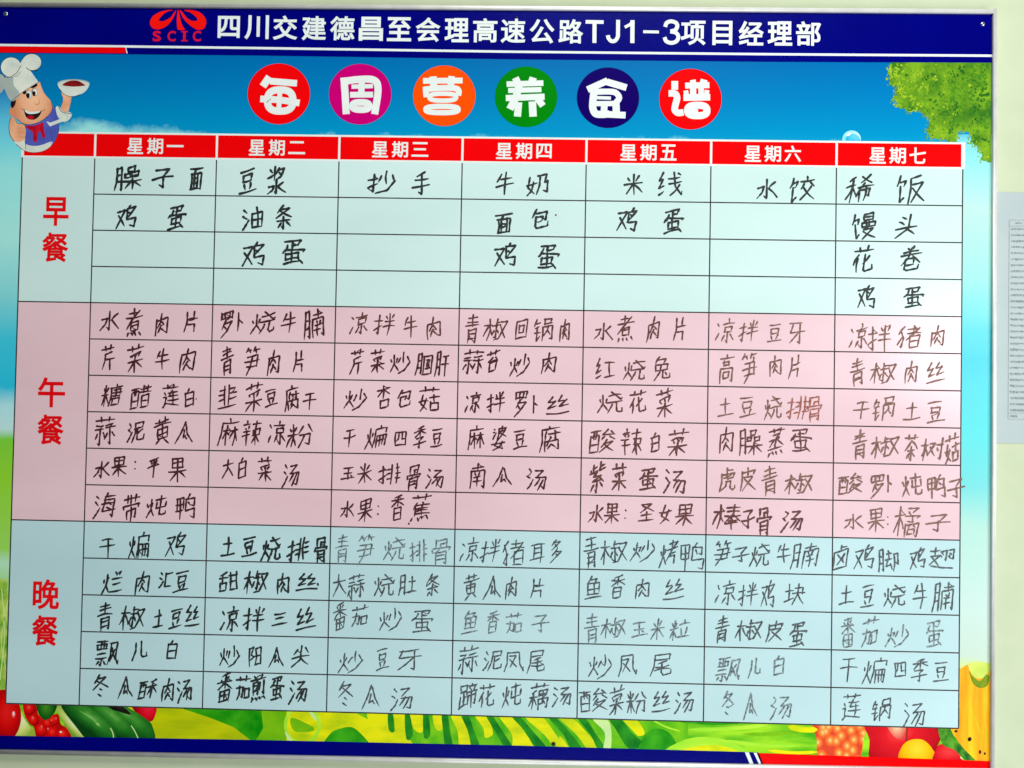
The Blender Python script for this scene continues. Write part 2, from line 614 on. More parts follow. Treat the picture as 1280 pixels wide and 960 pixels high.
# foot strip: grass and leaves
M_grass = mat('meadow_print', (60, 168, 18), (156, 218, 36), 20, stretch=(0.45, 1, 2.2), detail=4)
M_green = mat('green_print', (6, 132, 8), (60, 166, 20), 24, detail=4)
M_dkgreen = mat('dark_green_print', (0, 108, 22), (40, 146, 24), 30, detail=4)
M_mid = mat('mid_green_print', (96, 172, 10), (130, 190, 20), 18)
M_yel = mat('yellow_print', (226, 224, 10), (170, 196, 14), 26, stretch=(0.6, 1, 1.6), detail=4, lo=0.42, hi=0.72)
M_olive = mat('olive_yellow_print', (198, 202, 8), (166, 182, 10), 24, stretch=(0.4, 1, 1.6))
M_lime = mat('lime_print', (140, 216, 40), (186, 230, 60), 18, stretch=(0.4, 1, 2))
M_pale = mat('pale_print', (206, 230, 150), (190, 222, 150), 20)
mb = MB(0.00072, 0.00002)
mb.poly([(-60, 860), (1239, 885), (1239, 957), (-62, 932)], M_grass)
mb.poly(spline([(225, 880), (330, 882), (331, 905), (317, 932), (292, 912), (258, 898)], 5, True), M_green)
mb.poly([(188, 880), (222, 884), (262, 897), (292, 909), (322, 932), (188, 930)], M_olive)
mb.poly([(326, 884), (360, 884), (360, 932), (316, 932), (329, 910)], M_mid)
mb.poly([(358, 884), (470, 886), (475, 904), (512, 920), (522, 936), (358, 932)], M_yel)
mb.poly(spline([(406, 936), (412, 918), (424, 911), (440, 909), (452, 918), (462, 930), (462, 938)], 4, True), M_green)
mb.line([(378 + 21 * math.cos(t), 906 + 23 * math.sin(t)) for t in np.linspace(0, 2 * math.pi, 36, endpoint=False)], 4.2, M_lime, closed=True)
mb.poly(spline([(364, 897), (390, 908), (390, 914), (368, 914)], 4, True), M_mid)
mb.line([(387, 888), (392, 894), (395, 900)], [3, 6, 2], M_pale, caps=True)
mb.line([(357, 916), (361, 923), (366, 927)], [2, 4, 2], M_pale, caps=True)
mb.poly([(438, 888), (860, 896), (860, 942), (520, 934), (508, 920), (470, 904)], mat('stripe_green_print', (56, 166, 14), (120, 194, 20), 26, detail=3))
for q in ([(459, 890), (484, 891), (485, 913), (466, 908)], [(491, 891), (506, 892), (507, 919), (495, 915)], [(512, 891), (528, 892), (528, 915), (517, 911)],
          [(541, 892), (552, 892), (553, 912), (544, 910)], [(563, 892), (580, 893), (584, 912), (590, 935), (575, 935), (572, 914)],
          [(593, 893), (608, 894), (616, 914), (614, 920), (606, 922), (604, 910)], [(623, 894), (640, 895), (656, 916), (668, 936), (642, 936), (640, 918)],
          [(655, 895), (676, 895), (692, 914), (704, 934), (690, 930), (680, 918)], [(698, 896), (714, 897), (734, 916), (750, 938), (736, 938), (722, 920)],
          [(778, 898), (795, 899), (806, 916), (798, 920), (790, 912)], [(700, 920), (712, 938), (698, 936)]):
    mb.poly(spline(q, 3, True), M_yel)
for q in ([(485, 891), (491, 891), (493, 914), (486, 912)], [(506, 892), (512, 892), (516, 918), (508, 924)], [(529, 892), (535, 892), (538, 918), (530, 922)],
          [(552, 892), (559, 892), (563, 916), (566, 934), (557, 934), (554, 914)], [(576, 893), (585, 893), (592, 912), (600, 935), (590, 935), (585, 914)],
          [(607, 894), (615, 894), (628, 914), (642, 936), (632, 936), (619, 914)], [(639, 895), (649, 895), (666, 914), (684, 936), (670, 936), (656, 914)],
          [(684, 895), (694, 896), (716, 920), (728, 938), (714, 936), (704, 918)], [(722, 898), (732, 898), (744, 916), (758, 938), (748, 938), (738, 918)],
          [(762, 899), (776, 899), (790, 916), (804, 930), (786, 936), (770, 912)]):
    mb.poly(spline(q, 3, True), M_dkgreen)
mb.poly(spline([(741, 899), (758, 899), (764, 912), (763, 938), (754, 938), (756, 916)], 4, True), M_pale)
mb.poly(spline([(800, 942), (802, 926), (812, 914), (826, 911), (840, 920), (846, 942)], 4, True), M_green)
mb.poly(spline([(836, 942), (850, 927), (876, 921), (905, 924), (932, 937), (938, 946)], 5, True), M_lime)
mb.poly(spline([(838, 944), (866, 934), (900, 932), (930, 942), (932, 948)], 5, True), M_yel)
for x0, y0, x1, y1, w, mt in ((812, 898, 850, 914, 2, M_lime), (860, 912, 960, 906, 5, M_lime), (900, 926, 1000, 932, 5, M_lime), (850, 902, 930, 903, 3, M_green), (930, 918, 1018, 912, 4, M_mid),
                              (985, 908, 1022, 912, 7, M_yel), (960, 938, 1022, 940, 4, M_yel)):
    mb.line(spline([(x0, y0), ((x0 + x1) / 2, (y0 + y1) / 2 + 2), (x1, y1)], 4), [1, *[w] * 7, 1], mt)
mb.build('meadow_print', art)

# fruit and vegetables
M_tom = mat('tomato_print', (214, 8, 10), (180, 4, 8), 12)
M_tom2 = mat('tomato_shine_print', (244, 110, 110), (236, 80, 84), 40)
M_stalk = mat('stalk_print', (206, 214, 140), (176, 200, 70), 30, stretch=(2, 1, 0.5))
M_cuc = mat('cucumber_print', (22, 98, 22), (62, 140, 36), 30, stretch=(0.8, 1, 2.4), rot_y=0.6)
M_cucd = mat('cucumber_dark_print', (10, 62, 20), (20, 84, 26), 30)
M_cucl = mat('cucumber_light_print', (96, 168, 60), (140, 196, 110), 50)
M_blk = mat('black_print', (18, 16, 14), (34, 28, 22), 40)


layer = [0.0]


def veg(name, off, shapes):
    layer[0] += 0.000008
    mb = MB(off + layer[0], 0.000002)
    for sh in shapes:
        if sh[0] == 'e':
            mb.ell(*sh[1:])
        elif sh[0] == 'l':
            mb.line(*sh[1:])
        else:
            mb.poly(spline(sh[0], 4, True) if sh[2:] != (0,) else sh[0], sh[1])
    return mb.build(name, art)


veg('cabbage_print', 0.0008, [
    ([(-50, 735), (4, 724), (9, 742), (14, 790), (9, 840), (4, 872), (-55, 872)], mat('cabbage_print', (98, 160, 36), (190, 214, 96), 34, detail=5)),
    ('l', spline([(2, 736), (6, 790), (0, 850)], 5), 1.2, M_pale), ('l', spline([(10, 750), (2, 800), (8, 840)], 5), 0.9, M_pale)])
veg('stalk_print', 0.00135, [([(18, 876), (24, 884), (32, 901), (50, 924), (22, 924), (18, 900)], shade('stalk_tone_print', 30, 900, 16, 30, [(0, (232, 236, 190)), (0.5, (214, 220, 120)), (1, (150, 180, 60))], 0.5)),
                            ([(68, 880), (80, 881), (116, 926), (86, 926), (80, 905)], shade('stalk_tone_print', 92, 906, 8, 44, [(0, (226, 232, 180)), (0.5, (186, 204, 96)), (1, (120, 160, 50))], -0.8)),
                            ('l', [(76, 882), (90, 902), (108, 924)], 1.2, M_cucl)])
veg('tomato_print', 0.0016, [('e', 4, 895, 22.5, 33, shade('tomato_tone_print', 8, 890, 24, 36, [(0, (232, 30, 26)), (0.5, (216, 8, 10)), (0.85, (170, 4, 8)), (1, (140, 2, 6))])), ('e', 17, 893, 2.4, 4.4, M_tom2), ('e', 17, 892, 1.2, 2.6, M_white)])
M_cher = mat('cherry_tomato_print', (226, 14, 12), (166, 4, 8), 60, lo=0.3, hi=0.7)
veg('cherry_tomato_print', 0.0017, [([(29, 878), (44, 878), (48, 893), (58, 899), (66, 894), (73, 893), (76, 905), (84, 911), (88, 926), (50, 926), (42, 909), (32, 897)], M_cher)]
    + [('e', x, y, r, r, shade('cherry_tone_print', x - 1, y - 1.5, r * 1.15, r * 1.15, [(0, (240, 60, 44)), (0.4, (228, 16, 14)), (0.8, (196, 6, 8)), (1, (150, 2, 6))], 0, 0.1), 18)
       for x, y, r in ((37, 886, 7.5), (42, 900, 7), (52, 912, 8.5), (60, 904, 7.5), (68, 900, 7), (66, 916, 8), (79, 918, 8))]
    + [('e', 41, 897, 1.2, 1.7, M_tom2), ('e', 52, 908, 1.2, 1.7, M_tom2), ('e', 60, 911, 1.1, 1.6, M_tom2), ('e', 64, 900, 1, 1.4, M_tom2), ('e', 76, 915, 1.6, 1.1, M_white), ('e', 70, 898, .9, 1.2, M_tom2), ('e', 36, 884, .9, 1.2, M_tom2),
       ([(46, 878), (70, 878), (68, 891), (58, 900), (50, 895)], shade('calyx_tone_print', 58, 884, 12, 16, [(0, (70, 140, 30)), (0.6, (30, 104, 24)), (1, (14, 70, 20))], 0, 0.6, 70))])
veg('apple_print', 0.00135, [([(143, 880), (168, 881), (170, 896), (160, 892)], M_yel), ([(164, 880), (194, 881), (193, 897), (187, 902), (176, 897)], shade('radish_tone_print', 186, 884, 16, 20, [(0, (236, 30, 60)), (0.6, (212, 10, 30)), (1, (150, 6, 20))]))])
for (px_, py_, pts, extra) in ((160, 893, [(118, 878), (150, 880), (183, 899), (191, 909), (193, 926), (172, 926), (166, 906), (140, 893)], [([(118, 880), (148, 881), (164, 893), (150, 890)], M_blk)]),
                               (140, 894, [(100, 878), (128, 880), (162, 903), (171, 915), (174, 926), (143, 926), (137, 905)], [('l', spline([(164, 907), (169, 915), (173, 924)], 4), 1.3, M_pale)]),
                               (116, 897, [(76, 880), (105, 880), (131, 898), (141, 911), (144, 926), (112, 926), (95, 908)], [('l', spline([(100, 889), (114, 897), (126, 909)], 4), [.5, 1, 1.6, 2, 2.2, 2, 1.6, 1, .5], M_cucl), ('e', 122, 905, 3.2, 1.2, M_pale, 14, 0.75), ('l', spline([(138, 910), (141, 916), (142, 924)], 4), 1.2, M_pale)])):
    veg('cucumber_print', 0.0014, [(pts, shade('cucumber_tone_print', px_, py_, 60, 17, [(0, (104, 170, 76)), (0.25, (58, 140, 44)), (0.6, (26, 104, 28)), (1, (8, 62, 18))], 0.62, 0.5, 40))] + extra)

# pineapple with printed eyes
mp_ = bpy.data.materials.new('pineapple_print')
mp_.use_nodes = True
nt = mp_.node_tree
tc = nt.nodes.new('ShaderNodeTexCoord')
vo = nt.nodes.new('ShaderNodeTexVoronoi')
vo.voronoi_dimensions = '2D'
vo.inputs['Scale'].default_value = 58
mpn = nt.nodes.new('ShaderNodeMapping')
mpn.inputs['Rotation'].default_value = (math.pi / 2, 0, 0)
mpn.inputs['Scale'].default_value = (1.0, 1.0, 0.85)
rp = nt.nodes.new('ShaderNodeValToRGB')
for i, (p, c) in enumerate(((0.06, (250, 196, 126)), (0.2, (246, 150, 60)), (0.4, (238, 106, 30)), (0.66, (214, 58, 18)))):
    e = rp.color_ramp.elements[i] if i < 2 else rp.color_ramp.elements.new(p)
    e.position, e.color = p, (*lin(c), 1)
nt.links.new(tc.outputs['Object'], mpn.inputs[0])
nt.links.new(mpn.outputs[0], vo.inputs['Vector'])
nt.links.new(vo.outputs['Distance'], rp.inputs[0])
nt.links.new(rp.outputs[0], nt.nodes['Principled BSDF'].inputs['Base Color'])
nt.nodes['Principled BSDF'].inputs['Roughness'].default_value = 0.3
veg('pineapple_print', 0.0014, [([(1019, 900), (1080, 901), (1079, 925), (1071, 952), (1026, 952), (1021, 925)], mp_)])
M_apple = shade('apple_tone_print', 1122, 915, 62, 48, [(0, (236, 60, 60)), (0.3, (214, 26, 36)), (0.75, (186, 14, 28)), (1, (130, 8, 20))], 0, 0.5, 24)
veg('apple_print', 0.0014, [([(1087, 900), (1178, 902), (1172, 932), (1164, 956), (1093, 956), (1087, 925)], M_apple), ([(1108, 904), (1133, 905), (1131, 924), (1119, 922)], shade('apple_pale_print', 1121, 908, 13, 16, [(0, (234, 206, 170)), (0.5, (224, 150, 120)), (1, (214, 60, 60))], 0, 0.3, 50)),
                            ('l', [(1134, 908), (1133, 926)], 2.0, mat('apple_dark_print', (120, 24, 24), (140, 40, 30), 30))])
veg('lemon_print', 0.0017, [([(1126, 952), (1127, 934), (1138, 925), (1154, 925), (1166, 937), (1172, 954)], shade('lemon_tone_print', 1146, 936, 26, 22, [(0, (252, 206, 50)), (0.6, (246, 180, 14)), (1, (222, 140, 6))]))])
veg('papaya_print', 0.0014, [([(1200, 836), (1209, 831), (1239, 833), (1239, 956), (1220, 956), (1205, 938), (1192, 918), (1186, 908), (1200, 906)], mat('papaya_print', (252, 200, 34), (232, 126, 14), 20, stretch=(2.6, 1, 0.28), detail=5, lo=0.3, hi=0.7), 0),
                             ([(1211, 829), (1238, 830), (1231, 846), (1218, 846)], mat('papaya_tip_print', (214, 224, 110), (190, 210, 90), 30)),
                             ([(1211, 838), (1216, 845), (1225, 851), (1233, 843), (1237, 846), (1234, 857), (1225, 860), (1216, 854)], mat('papaya_stem_print', (84, 124, 20), (130, 150, 24), 60)),
                             ('l', spline([(1213, 862), (1216, 890), (1226, 918)], 4), 0.9, M_olive), ('l', spline([(1229, 862), (1231, 890), (1234, 930)], 4), 0.9, M_olive),
                             ('e', 1195, 914, 2, 1.6, M_blk), ('e', 1212, 924, 2.6, 3.0, M_blk, 8, .4), ('e', 1225, 940, 1.7, 2.6, M_blk, 8), ('e', 1231, 942, 1.5, 1.8, M_blk, 8), ('e', 1204, 918, 1.0, 1.4, M_olive, 8)])
veg('strawberry_print', 0.0017, [([(1170, 936), (1178, 930), (1190, 934), (1206, 944), (1214, 958), (1168, 958)], shade('strawberry_tone_print', 1186, 940, 26, 16, [(0, (232, 60, 60)), (0.6, (212, 24, 36)), (1, (150, 10, 24))], 0, 0.4, 60)), ('e', 1206, 948, 6, 2.4, M_pale, 14, .3)])
veg('leaf_print', 0.00178, [([(1173, 910), (1186, 908), (1192, 920), (1206, 937), (1222, 954), (1212, 957), (1194, 938), (1179, 931)], mat('leaf_sprig_print', (20, 96, 28), (90, 160, 40), 60))])

# ------------------------------------------------------------------ bands at head and foot
xs = [-34, 0, 160, 320, 480, 640, 800, 960, 1100, 1240.5]
ip = lambda pts: (lambda x: float(np.interp(x, [p[0] for p in pts], [p[1] for p in pts])))
head_b = ip([(-40, 65.6), (0, 66.2), (320, 69.3), (640, 74), (960, 77.2), (1240, 78.3)])
line_t = ip([(-40, 54.2), (0, 54.7), (320, 58.6), (640, 63.2), (960, 66.3), (1240, 68.2)])
mb = MB(0.0020)
mb.poly([(x, 8.0 + 0.0074 * x) for x in xs] + [(x, head_b(x)) for x in xs[::-1]], M_navy)
head = mb.build('header_band', board)
mb = MB(0.0022)
mb.poly([(x, line_t(x)) for x in xs] + [(x, line_t(x) + 2.9) for x in xs[::-1]], M_white)
mb.poly([(156.5, 59.2), (157.6, 59.2), (159.6, 66.8), (158.4, 66.8)], M_white)
mb.build('stripe_print', head)
mb = MB(0.0022)
mb.poly([(-34, 57.2), (0, 57.9), (155.6, 59.2), (158, 66.6), (0, 65.6), (-34, 65)], M_red)
mb.build('stripe_print', head)
mb = MB(0.0025)
for ch, x, y in zip('四川交建德昌至会理高速公路', (286, 321, 356.5, 392.5, 428, 463.7, 499, 535, 571, 606.5, 641.5, 677.5, 713.5), (33.7, 34, 34.6, 35.2, 35.4, 36, 36.5, 37, 37.7, 38, 38.4, 39, 39.2)):
    type_char(mb, ch, x, y, 28.5 if ch == '四' else 31, 28.5 if ch == '四' else 31, M_white, 0.017)
mb.line([(732, 27.2), (754.5, 27.6)], 4.6, M_white)
mb.line([(743.2, 25.6), (743, 53.6)], 5.0, M_white)
mb.line(spline([(772.6, 24.8), (772.5, 40), (772, 46.5), (768.5, 51), (764, 51.2), (760.6, 47.5), (760, 44)], 5), 4.9, M_white)
mb.line([(790.6, 25.2), (790.4, 53.8)], 5.2, M_white)
mb.line([(791.4, 26.6), (787, 31), (781, 34)], 3.8, M_white)
mb.line([(804, 39.6), (823.6, 40)], 3.6, M_white)
mb.line(spline([(831.4, 33.5), (833.5, 28.5), (839, 26.6), (845, 28.6), (846.6, 32.8), (844, 37.6), (838, 39.2)], 5), 4.9, M_white)
mb.line(spline([(838, 39.2), (845, 41), (848, 46), (845.6, 51.4), (839.4, 53.6), (833, 51.6), (830.6, 46.6)], 5), 4.9, M_white)
for ch, x, y in zip('项目经理部', (866.5, 903, 939, 975, 1010.5), (41, 41.2, 41.6, 41.8, 42)):
    type_char(mb, ch, x, y, 25 if ch == '目' else 31, 31, M_white, 0.017)
mb.build('title_lettering', head)

Z = lambda pts, ox, oy, k: [(ox + x / k, oy + y / k) for x, y in pts]
M_logo = mat('logo_red_print', (244, 24, 10), (232, 14, 10), 12, spec=0.1)
mb = MB(0.0025)
for pts in ([(465, 114), (400, 105), (300, 125), (200, 165), (130, 220), (95, 300), (105, 360), (150, 405), (220, 420), (300, 400), (380, 350), (440, 280), (480, 210), (517, 108), (480, 150), (430, 220), (360, 265), (290, 290), (245, 280), (240, 260), (270, 220), (330, 160), (400, 127)],
            [(540, 118), (524, 250), (530, 380), (550, 425), (652, 425), (620, 370), (590, 290), (570, 200), (556, 118)],
            [(573, 105), (600, 190), (650, 270), (720, 340), (800, 400), (880, 430), (950, 410), (985, 360), (995, 290), (970, 220), (900, 150), (800, 115), (720, 105), (636, 114), (740, 150), (820, 210), (850, 250), (850, 275), (800, 285), (740, 270), (680, 225), (620, 150)]):
    mb.poly(Z(spline(pts, 4, True), 180, 4, 12.8), M_logo)
M_logo2 = mat('logo_letter_print', (214, 20, 54), (200, 16, 50), 20, spec=0.1)
for ch, x in (('S', 196), ('C', 214.6), ('I', 230.5), ('C', 246.2)):
    if ch == 'I':
        type_char(mb, ch, x, 45.2, 3.4, 13, M_logo2, 0.02)
        mb.off += 0.00001
        mb.line([(x - 4, 39.6), (x + 4, 39.6)], 1.9, M_logo2)
        mb.line([(x - 4, 50.9), (x + 4, 50.9)], 1.9, M_logo2)
    else:
        type_char(mb, ch, x, 45.2, 10.8, 13.8, M_logo2, 0.02)
mb.build('emblem_print', head)

foot_t = ip([(-60, 918.5), (0, 919.5), (320, 925), (640, 931.8), (935, 940), (960, 941.5), (1240, 951.3)])
xs = [-62, 0, 160, 320, 480, 640, 800, 931]
mb = MB(0.0020)
mb.poly([(x, foot_t(x)) for x in xs] + [(948, foot_t(948)), (954, 957)] + [(x, 938 + 0.0193 * x) for x in xs[::-1]], M_navy)
foot = mb.build('footer_band', board)
mb = MB(0.0020)
mb.poly([(945.5, 941.2), (960, 941.6), (1100, 946.6), (1240, 951.4), (1240, 963), (953, 957)], M_red)
mb.build('stripe_print', foot)
mb = MB(0.0023)
mb.poly([(931, 940.2), (936, 940.4), (941.8, 955), (937.2, 955)], M_white)
mb.poly([(942, 940.8), (945.8, 941), (951.6, 955), (948.6, 955)], M_white)
mb.build('stripe_print', foot)

# ------------------------------------------------------------------ six round title badges
B = {
    '每': ((348.6, 117.3), (300, 70), (240, 4, 8), [(95, [(372, 262), (288, 384)]), (85, [(380, 318), (720, 345)]), (92, 'E', (508, 562, 160, 135)), (86, [(256, 542), (500, 556), (752, 594)]), (62, [(505, 440), (488, 690)])]),
    '周': ((450.2, 117.7), (400, 70), (196, 0, 112), [(92, [(302, 272), (318, 500), (332, 735)]), (92, [(320, 318), (450, 300), (620, 292), (700, 318), (730, 380), (728, 500), (690, 735)]), (55, [(398, 388), (668, 380)]), (74, [(380, 490), (670, 488)]), (80, [(528, 320), (520, 500)]), (86, 'E', (516, 632, 104, 46))]),
    '营': ((555.4, 119.7), (505, 70), (250, 78, 4), [(74, [(240, 314), (740, 310)]), (92, [(366, 258), (376, 378)]), (84, [(602, 254), (588, 388)]), (76, [(272, 390), (284, 520)]), (76, [(250, 424), (400, 408), (560, 402), (660, 412), (692, 446), (684, 500)]), (58, 'E', (490, 520, 168, 44)), (68, 'E', (480, 676, 204, 40))]),
    '养': ((657.6, 121), (608, 70), (2, 128, 10), [(72, [(255, 356), (720, 342)]), (66, [(275, 436), (695, 424)]), (80, [(245, 532), (735, 514)]), (90, [(365, 275), (398, 345)]), (95, [(592, 272), (572, 335)]), (95, [(420, 350), (372, 520), (296, 672)]), (92, [(408, 585), (392, 765)]), (96, [(580, 575), (590, 766)]), (84, [(645, 535), (714, 630)])]),
    '食': ((760, 122.2), (710, 70), (18, 0, 96), [(86, [(502, 310), (246, 426)]), (86, [(490, 326), (740, 400)]), (92, [(330, 440), (316, 560), (314, 660), (350, 728), (430, 738), (520, 732)]), (76, [(330, 452), (560, 452), (630, 490), (644, 540), (600, 596)]), (42, [(350, 526), (542, 532)]), (66, [(350, 602), (610, 600)]), (84, [(462, 600), (450, 740)]), (92, [(606, 600), (612, 740)]), (84, [(480, 736), (728, 748)])]),
    '谱': ((863, 123.9), (812, 70), (240, 4, 8), [(85, [(318, 316), (318, 426)]), (84, [(240, 472), (320, 476), (346, 530), (328, 610), (318, 680), (360, 718), (428, 712)]), (76, [(450, 374), (755, 368)]), (84, [(428, 526), (765, 520)]), (78, [(548, 350), (552, 530)]), (70, [(650, 350), (652, 530)]), (60, [(456, 436), (468, 500)]), (60, [(726, 430), (716, 500)]), (72, [(545, 302), (556, 360)]), (88, [(690, 298), (672, 360)]), (90, 'E', (602, 688, 122, 66)), (42, [(525, 684), (612, 690)])]),
}
for ch, ((cx, cy), (ox, oy), c, strokes) in B.items():
    mb = MB(0.0012)
    mb.ell(cx, cy, 39.0, 37.9, mat('badge_print', c, None, 10, rough=0.2, spec=0.1), n=72)
    bd = mb.build('title_badge', board)
    bd['label'] = {'每': 'red disc first in the title, under the emblem', '周': 'magenta disc in the title', '营': 'orange disc in the title', '养': 'green disc in the title',
                   '食': 'navy disc in the title', '谱': 'red disc last in the title, beside the navy one'}[ch]
    mb = MB(0.0014)
    k = 10.11
    for s_ in strokes:
        if s_[1] == 'E':
            ex, ey, rx, ry = s_[2]
            pts = []
            for t in np.linspace(0, 2 * math.pi, 40, endpoint=False):
                c_, q_ = math.cos(t), math.sin(t)
                pts.append((ex + rx * math.copysign(abs(c_) ** 0.75, c_), ey + ry * math.copysign(abs(q_) ** 0.75, q_)))
            mb.line(Z(pts, ox, oy, k), s_[0] / k, M_white, closed=True)
        else:
            mb.line(Z(spline(s_[1], 6), ox, oy, k), s_[0] / k, M_white)
    mb.build('badge_character', bd)

# ------------------------------------------------------------------ the table: header cells, three meal fields, grid
U0 = -0.598


def cell(mb, u0, v0, u1, v1, mt):
    mb.poly_w([grid(u0, v0, mb.off), grid(u1, v0, mb.off), grid(u1, v1, mb.off), grid(u0, v1, mb.off)], mt)


mb = MB(0.0020)
cell(mb, U0 - 0.012, -0.725, 7.018, 0.0, M_white)
row = mb.build('weekday_row', board)
xy = [(194, 182.6), (346, 184.6), (500, 186.8), (655, 188.8), (810.5, 190.6), (966, 192.2), (1122, 194.4)]
for k in range(-1, 7):
    mb = MB(0.0022)
    g = 0.009
    cell(mb, U0 + 0.012 if k < 0 else k + g, -0.672, (k + 1 - g) if k < 6 else 7 - 0.012, -0.048, M_red)
    o = mb.build('weekday_cell', row)
    if k >= 0:
        x, y = xy[k]
        for j, ch in enumerate('星期' + '一二三四五六七'[k]):
            if ch in '一二三':
                type_char(mb, ch, x + 25 * (j - 1), y, 21.5, 21, M_white, 0.014)
            else:
                type_char(mb, ch, x + 25 * (j - 1), y, 19.5 if ch in '四' else 20.5, 18.5 if ch in '四' else 20.5, M_white, 0.014)
        # lettering lies on its cell as one mesh of that cell
        bpy.data.objects.remove(o)
        n = 4
        vv = [(a, b - (0.00007 if i >= n else 0), c) for i, (a, b, c) in enumerate(mb.v)]
        mb.v = vv
        o = mb.build('weekday_cell', row)

fields = {}
for name, v0, v1, mt in (('breakfast_field', 0, 4, M_mint), ('lunch_field', 4, 10, M_pink), ('dinner_field', 10, 15, M_aqua)):
    mb = MB(0.0021)
    cell(mb, U0, v0, 7, v1, mt)
    fields[name] = mb.build(name, board)
    fields[name]['label'] = {'b': 'pale mint band of table rows', 'l': 'pink band of table rows', 'd': 'pale blue band of table rows'}[name[0]]

mb = MB(0.0023, 0.000005)
lw = 1.55 * PX
gl = lambda u0, v0, u1, v1, w=lw: mb.ribbon([(grid(u0, v0).x, grid(u0, v0).z), (grid(u1, v1).x, grid(u1, v1).z)], w, M_line)
for v in range(1, 16):
    gl(U0 if v in (4, 10, 15) else 0, v, 7, v, lw)
for u in range(0, 8):
    gl(u, 0.01, u, 15)
gl(U0, 0.01, U0, 15, lw)
mb.build('grid_print', board)

M_meal = mat('meal_red_print', (226, 16, 22), (216, 10, 18), 12, spec=0.1)
for par, chars in (('breakfast_field', (('早', 70, 264.3, 33, 37), ('餐', 69, 309, 33.5, 37.5))), ('lunch_field', (('午', 64.5, 490.5, 35, 38), ('餐', 63.2, 537, 33.5, 38))),
                   ('dinner_field', (('晚', 57.6, 743, 34, 38), ('餐', 56.4, 788.3, 33.5, 38)))):
    mb = MB(0.0026)
    for a in chars:
        type_char(mb, *a, M_meal, 0.017)
    mb.build('meal_lettering', fields[par])

# ------------------------------------------------------------------ printed cook holding a bowl
M_skin = shade('skin_print', 42, 125, 26, 40, [(0, (246, 192, 154)), (0.55, (236, 174, 134)), (1, (214, 138, 100))], 0, 0.4, 40)
M_hand = mat('hand_skin_print', (238, 180, 142), (222, 154, 114), 36, detail=4)
M_skin2 = mat('skin_shade_print', (214, 138, 104), (204, 128, 96), 40)
M_hat = mat('hat_print', (228, 232, 220), (196, 206, 198), 30, detail=4, lo=0.3, hi=0.7)
M_hatd = mat('hat_shade_print', (170, 182, 176), (160, 172, 168), 26)
M_vest = mat('vest_print', (88, 98, 190), (72, 82, 172), 24)
M_scarf = mat('scarf_print', (206, 18, 48), (170, 10, 40), 50)
M_hair = mat('hair_print', (52, 20, 22), (34, 14, 16), 50)
M_out = mat('outline_print', (60, 54, 58), (40, 36, 40), 50)
M_food = mat('food_print', (140, 26, 26), (110, 16, 18), 60)
chef = None
KC = 6.857


def chef_part(name, off, shapes, parent):
    mb = MB(off, 0.00002)
    for sh in shapes:
        if sh[0] == 'e':
            _, x, y, rx, ry, mt, *rt = sh
            mb.ell(x / KC, 60 + y / KC, rx / KC, ry / KC, mt, 28, rt[0] if rt else 0)
        elif sh[0] == 'l':
            mb.line(Z(spline(sh[1], 4), 0, 60, KC), sh[2] / KC, sh[3], caps=True)
        else:
            mb.poly(Z(spline(sh[0], 3, True) if len(sh) < 3 else sh[0], 0, 60, KC), sh[1])
    return mb.build(name, parent)


chef = chef_part('cook_print', 0.0027, [
    ([(430, 520), (475, 512), (498, 590), (507, 690), (482, 770), (440, 832), (330, 840), (222, 836), (205, 760), (215, 660), (330, 645), (400, 600)], M_vest),
    ([(120, 790), (215, 760), (222, 825), (330, 838), (445, 800), (430, 845), (370, 882), (290, 895), (220, 882), (165, 852)], M_hat),
    ('l', [(212, 700), (216, 800), (222, 870)], 5, M_out), ('l', [(432, 700), (446, 760), (436, 820)], 3, M_out),
    ('l', [(505, 640), (500, 730), (450, 830), (370, 884), (290, 897), (215, 884), (140, 826)], 3.5, M_out)], board)
chef_part('sleeve_print', 0.0029, [([(396, 628), (430, 640), (515, 608), (548, 626), (428, 672)], M_hat, 0), ([(478, 512), (500, 498), (530, 530), (570, 540), (614, 560), (602, 602), (555, 634), (508, 606), (488, 570)], M_hat),
                                   ('l', [(500, 500), (532, 548), (612, 562)], 5, M_out), ('l', [(556, 632), (580, 585), (548, 560)], 4, M_hatd)], chef)
chef_part('hand_print', 0.0030, [([(545, 415), (607, 418), (602, 480), (580, 545), (522, 522), (540, 460)], M_hand), ([(528, 376), (570, 390), (608, 400), (612, 425), (560, 428), (535, 412)], M_hand),
                                 ('l', [(522, 520), (550, 545), (582, 546)], 4, M_skin2), ('l', [(560, 424), (590, 418)], 3, M_skin2)], chef)
chef_part('bowl_print', 0.0031, [([(494, 300), (540, 285), (720, 285), (767, 302), (742, 360), (690, 398), (620, 416), (552, 398), (512, 352)], M_hat), ('e', 630, 300, 134, 32, M_hatd), ('e', 630, 305, 126, 28, M_hat),
                                 ([(538, 320), (560, 296), (610, 279), (670, 282), (710, 304), (728, 322), (630, 331)], M_food), ('l', [(512, 352), (552, 399), (620, 416), (690, 398)], 4, M_out)], chef)
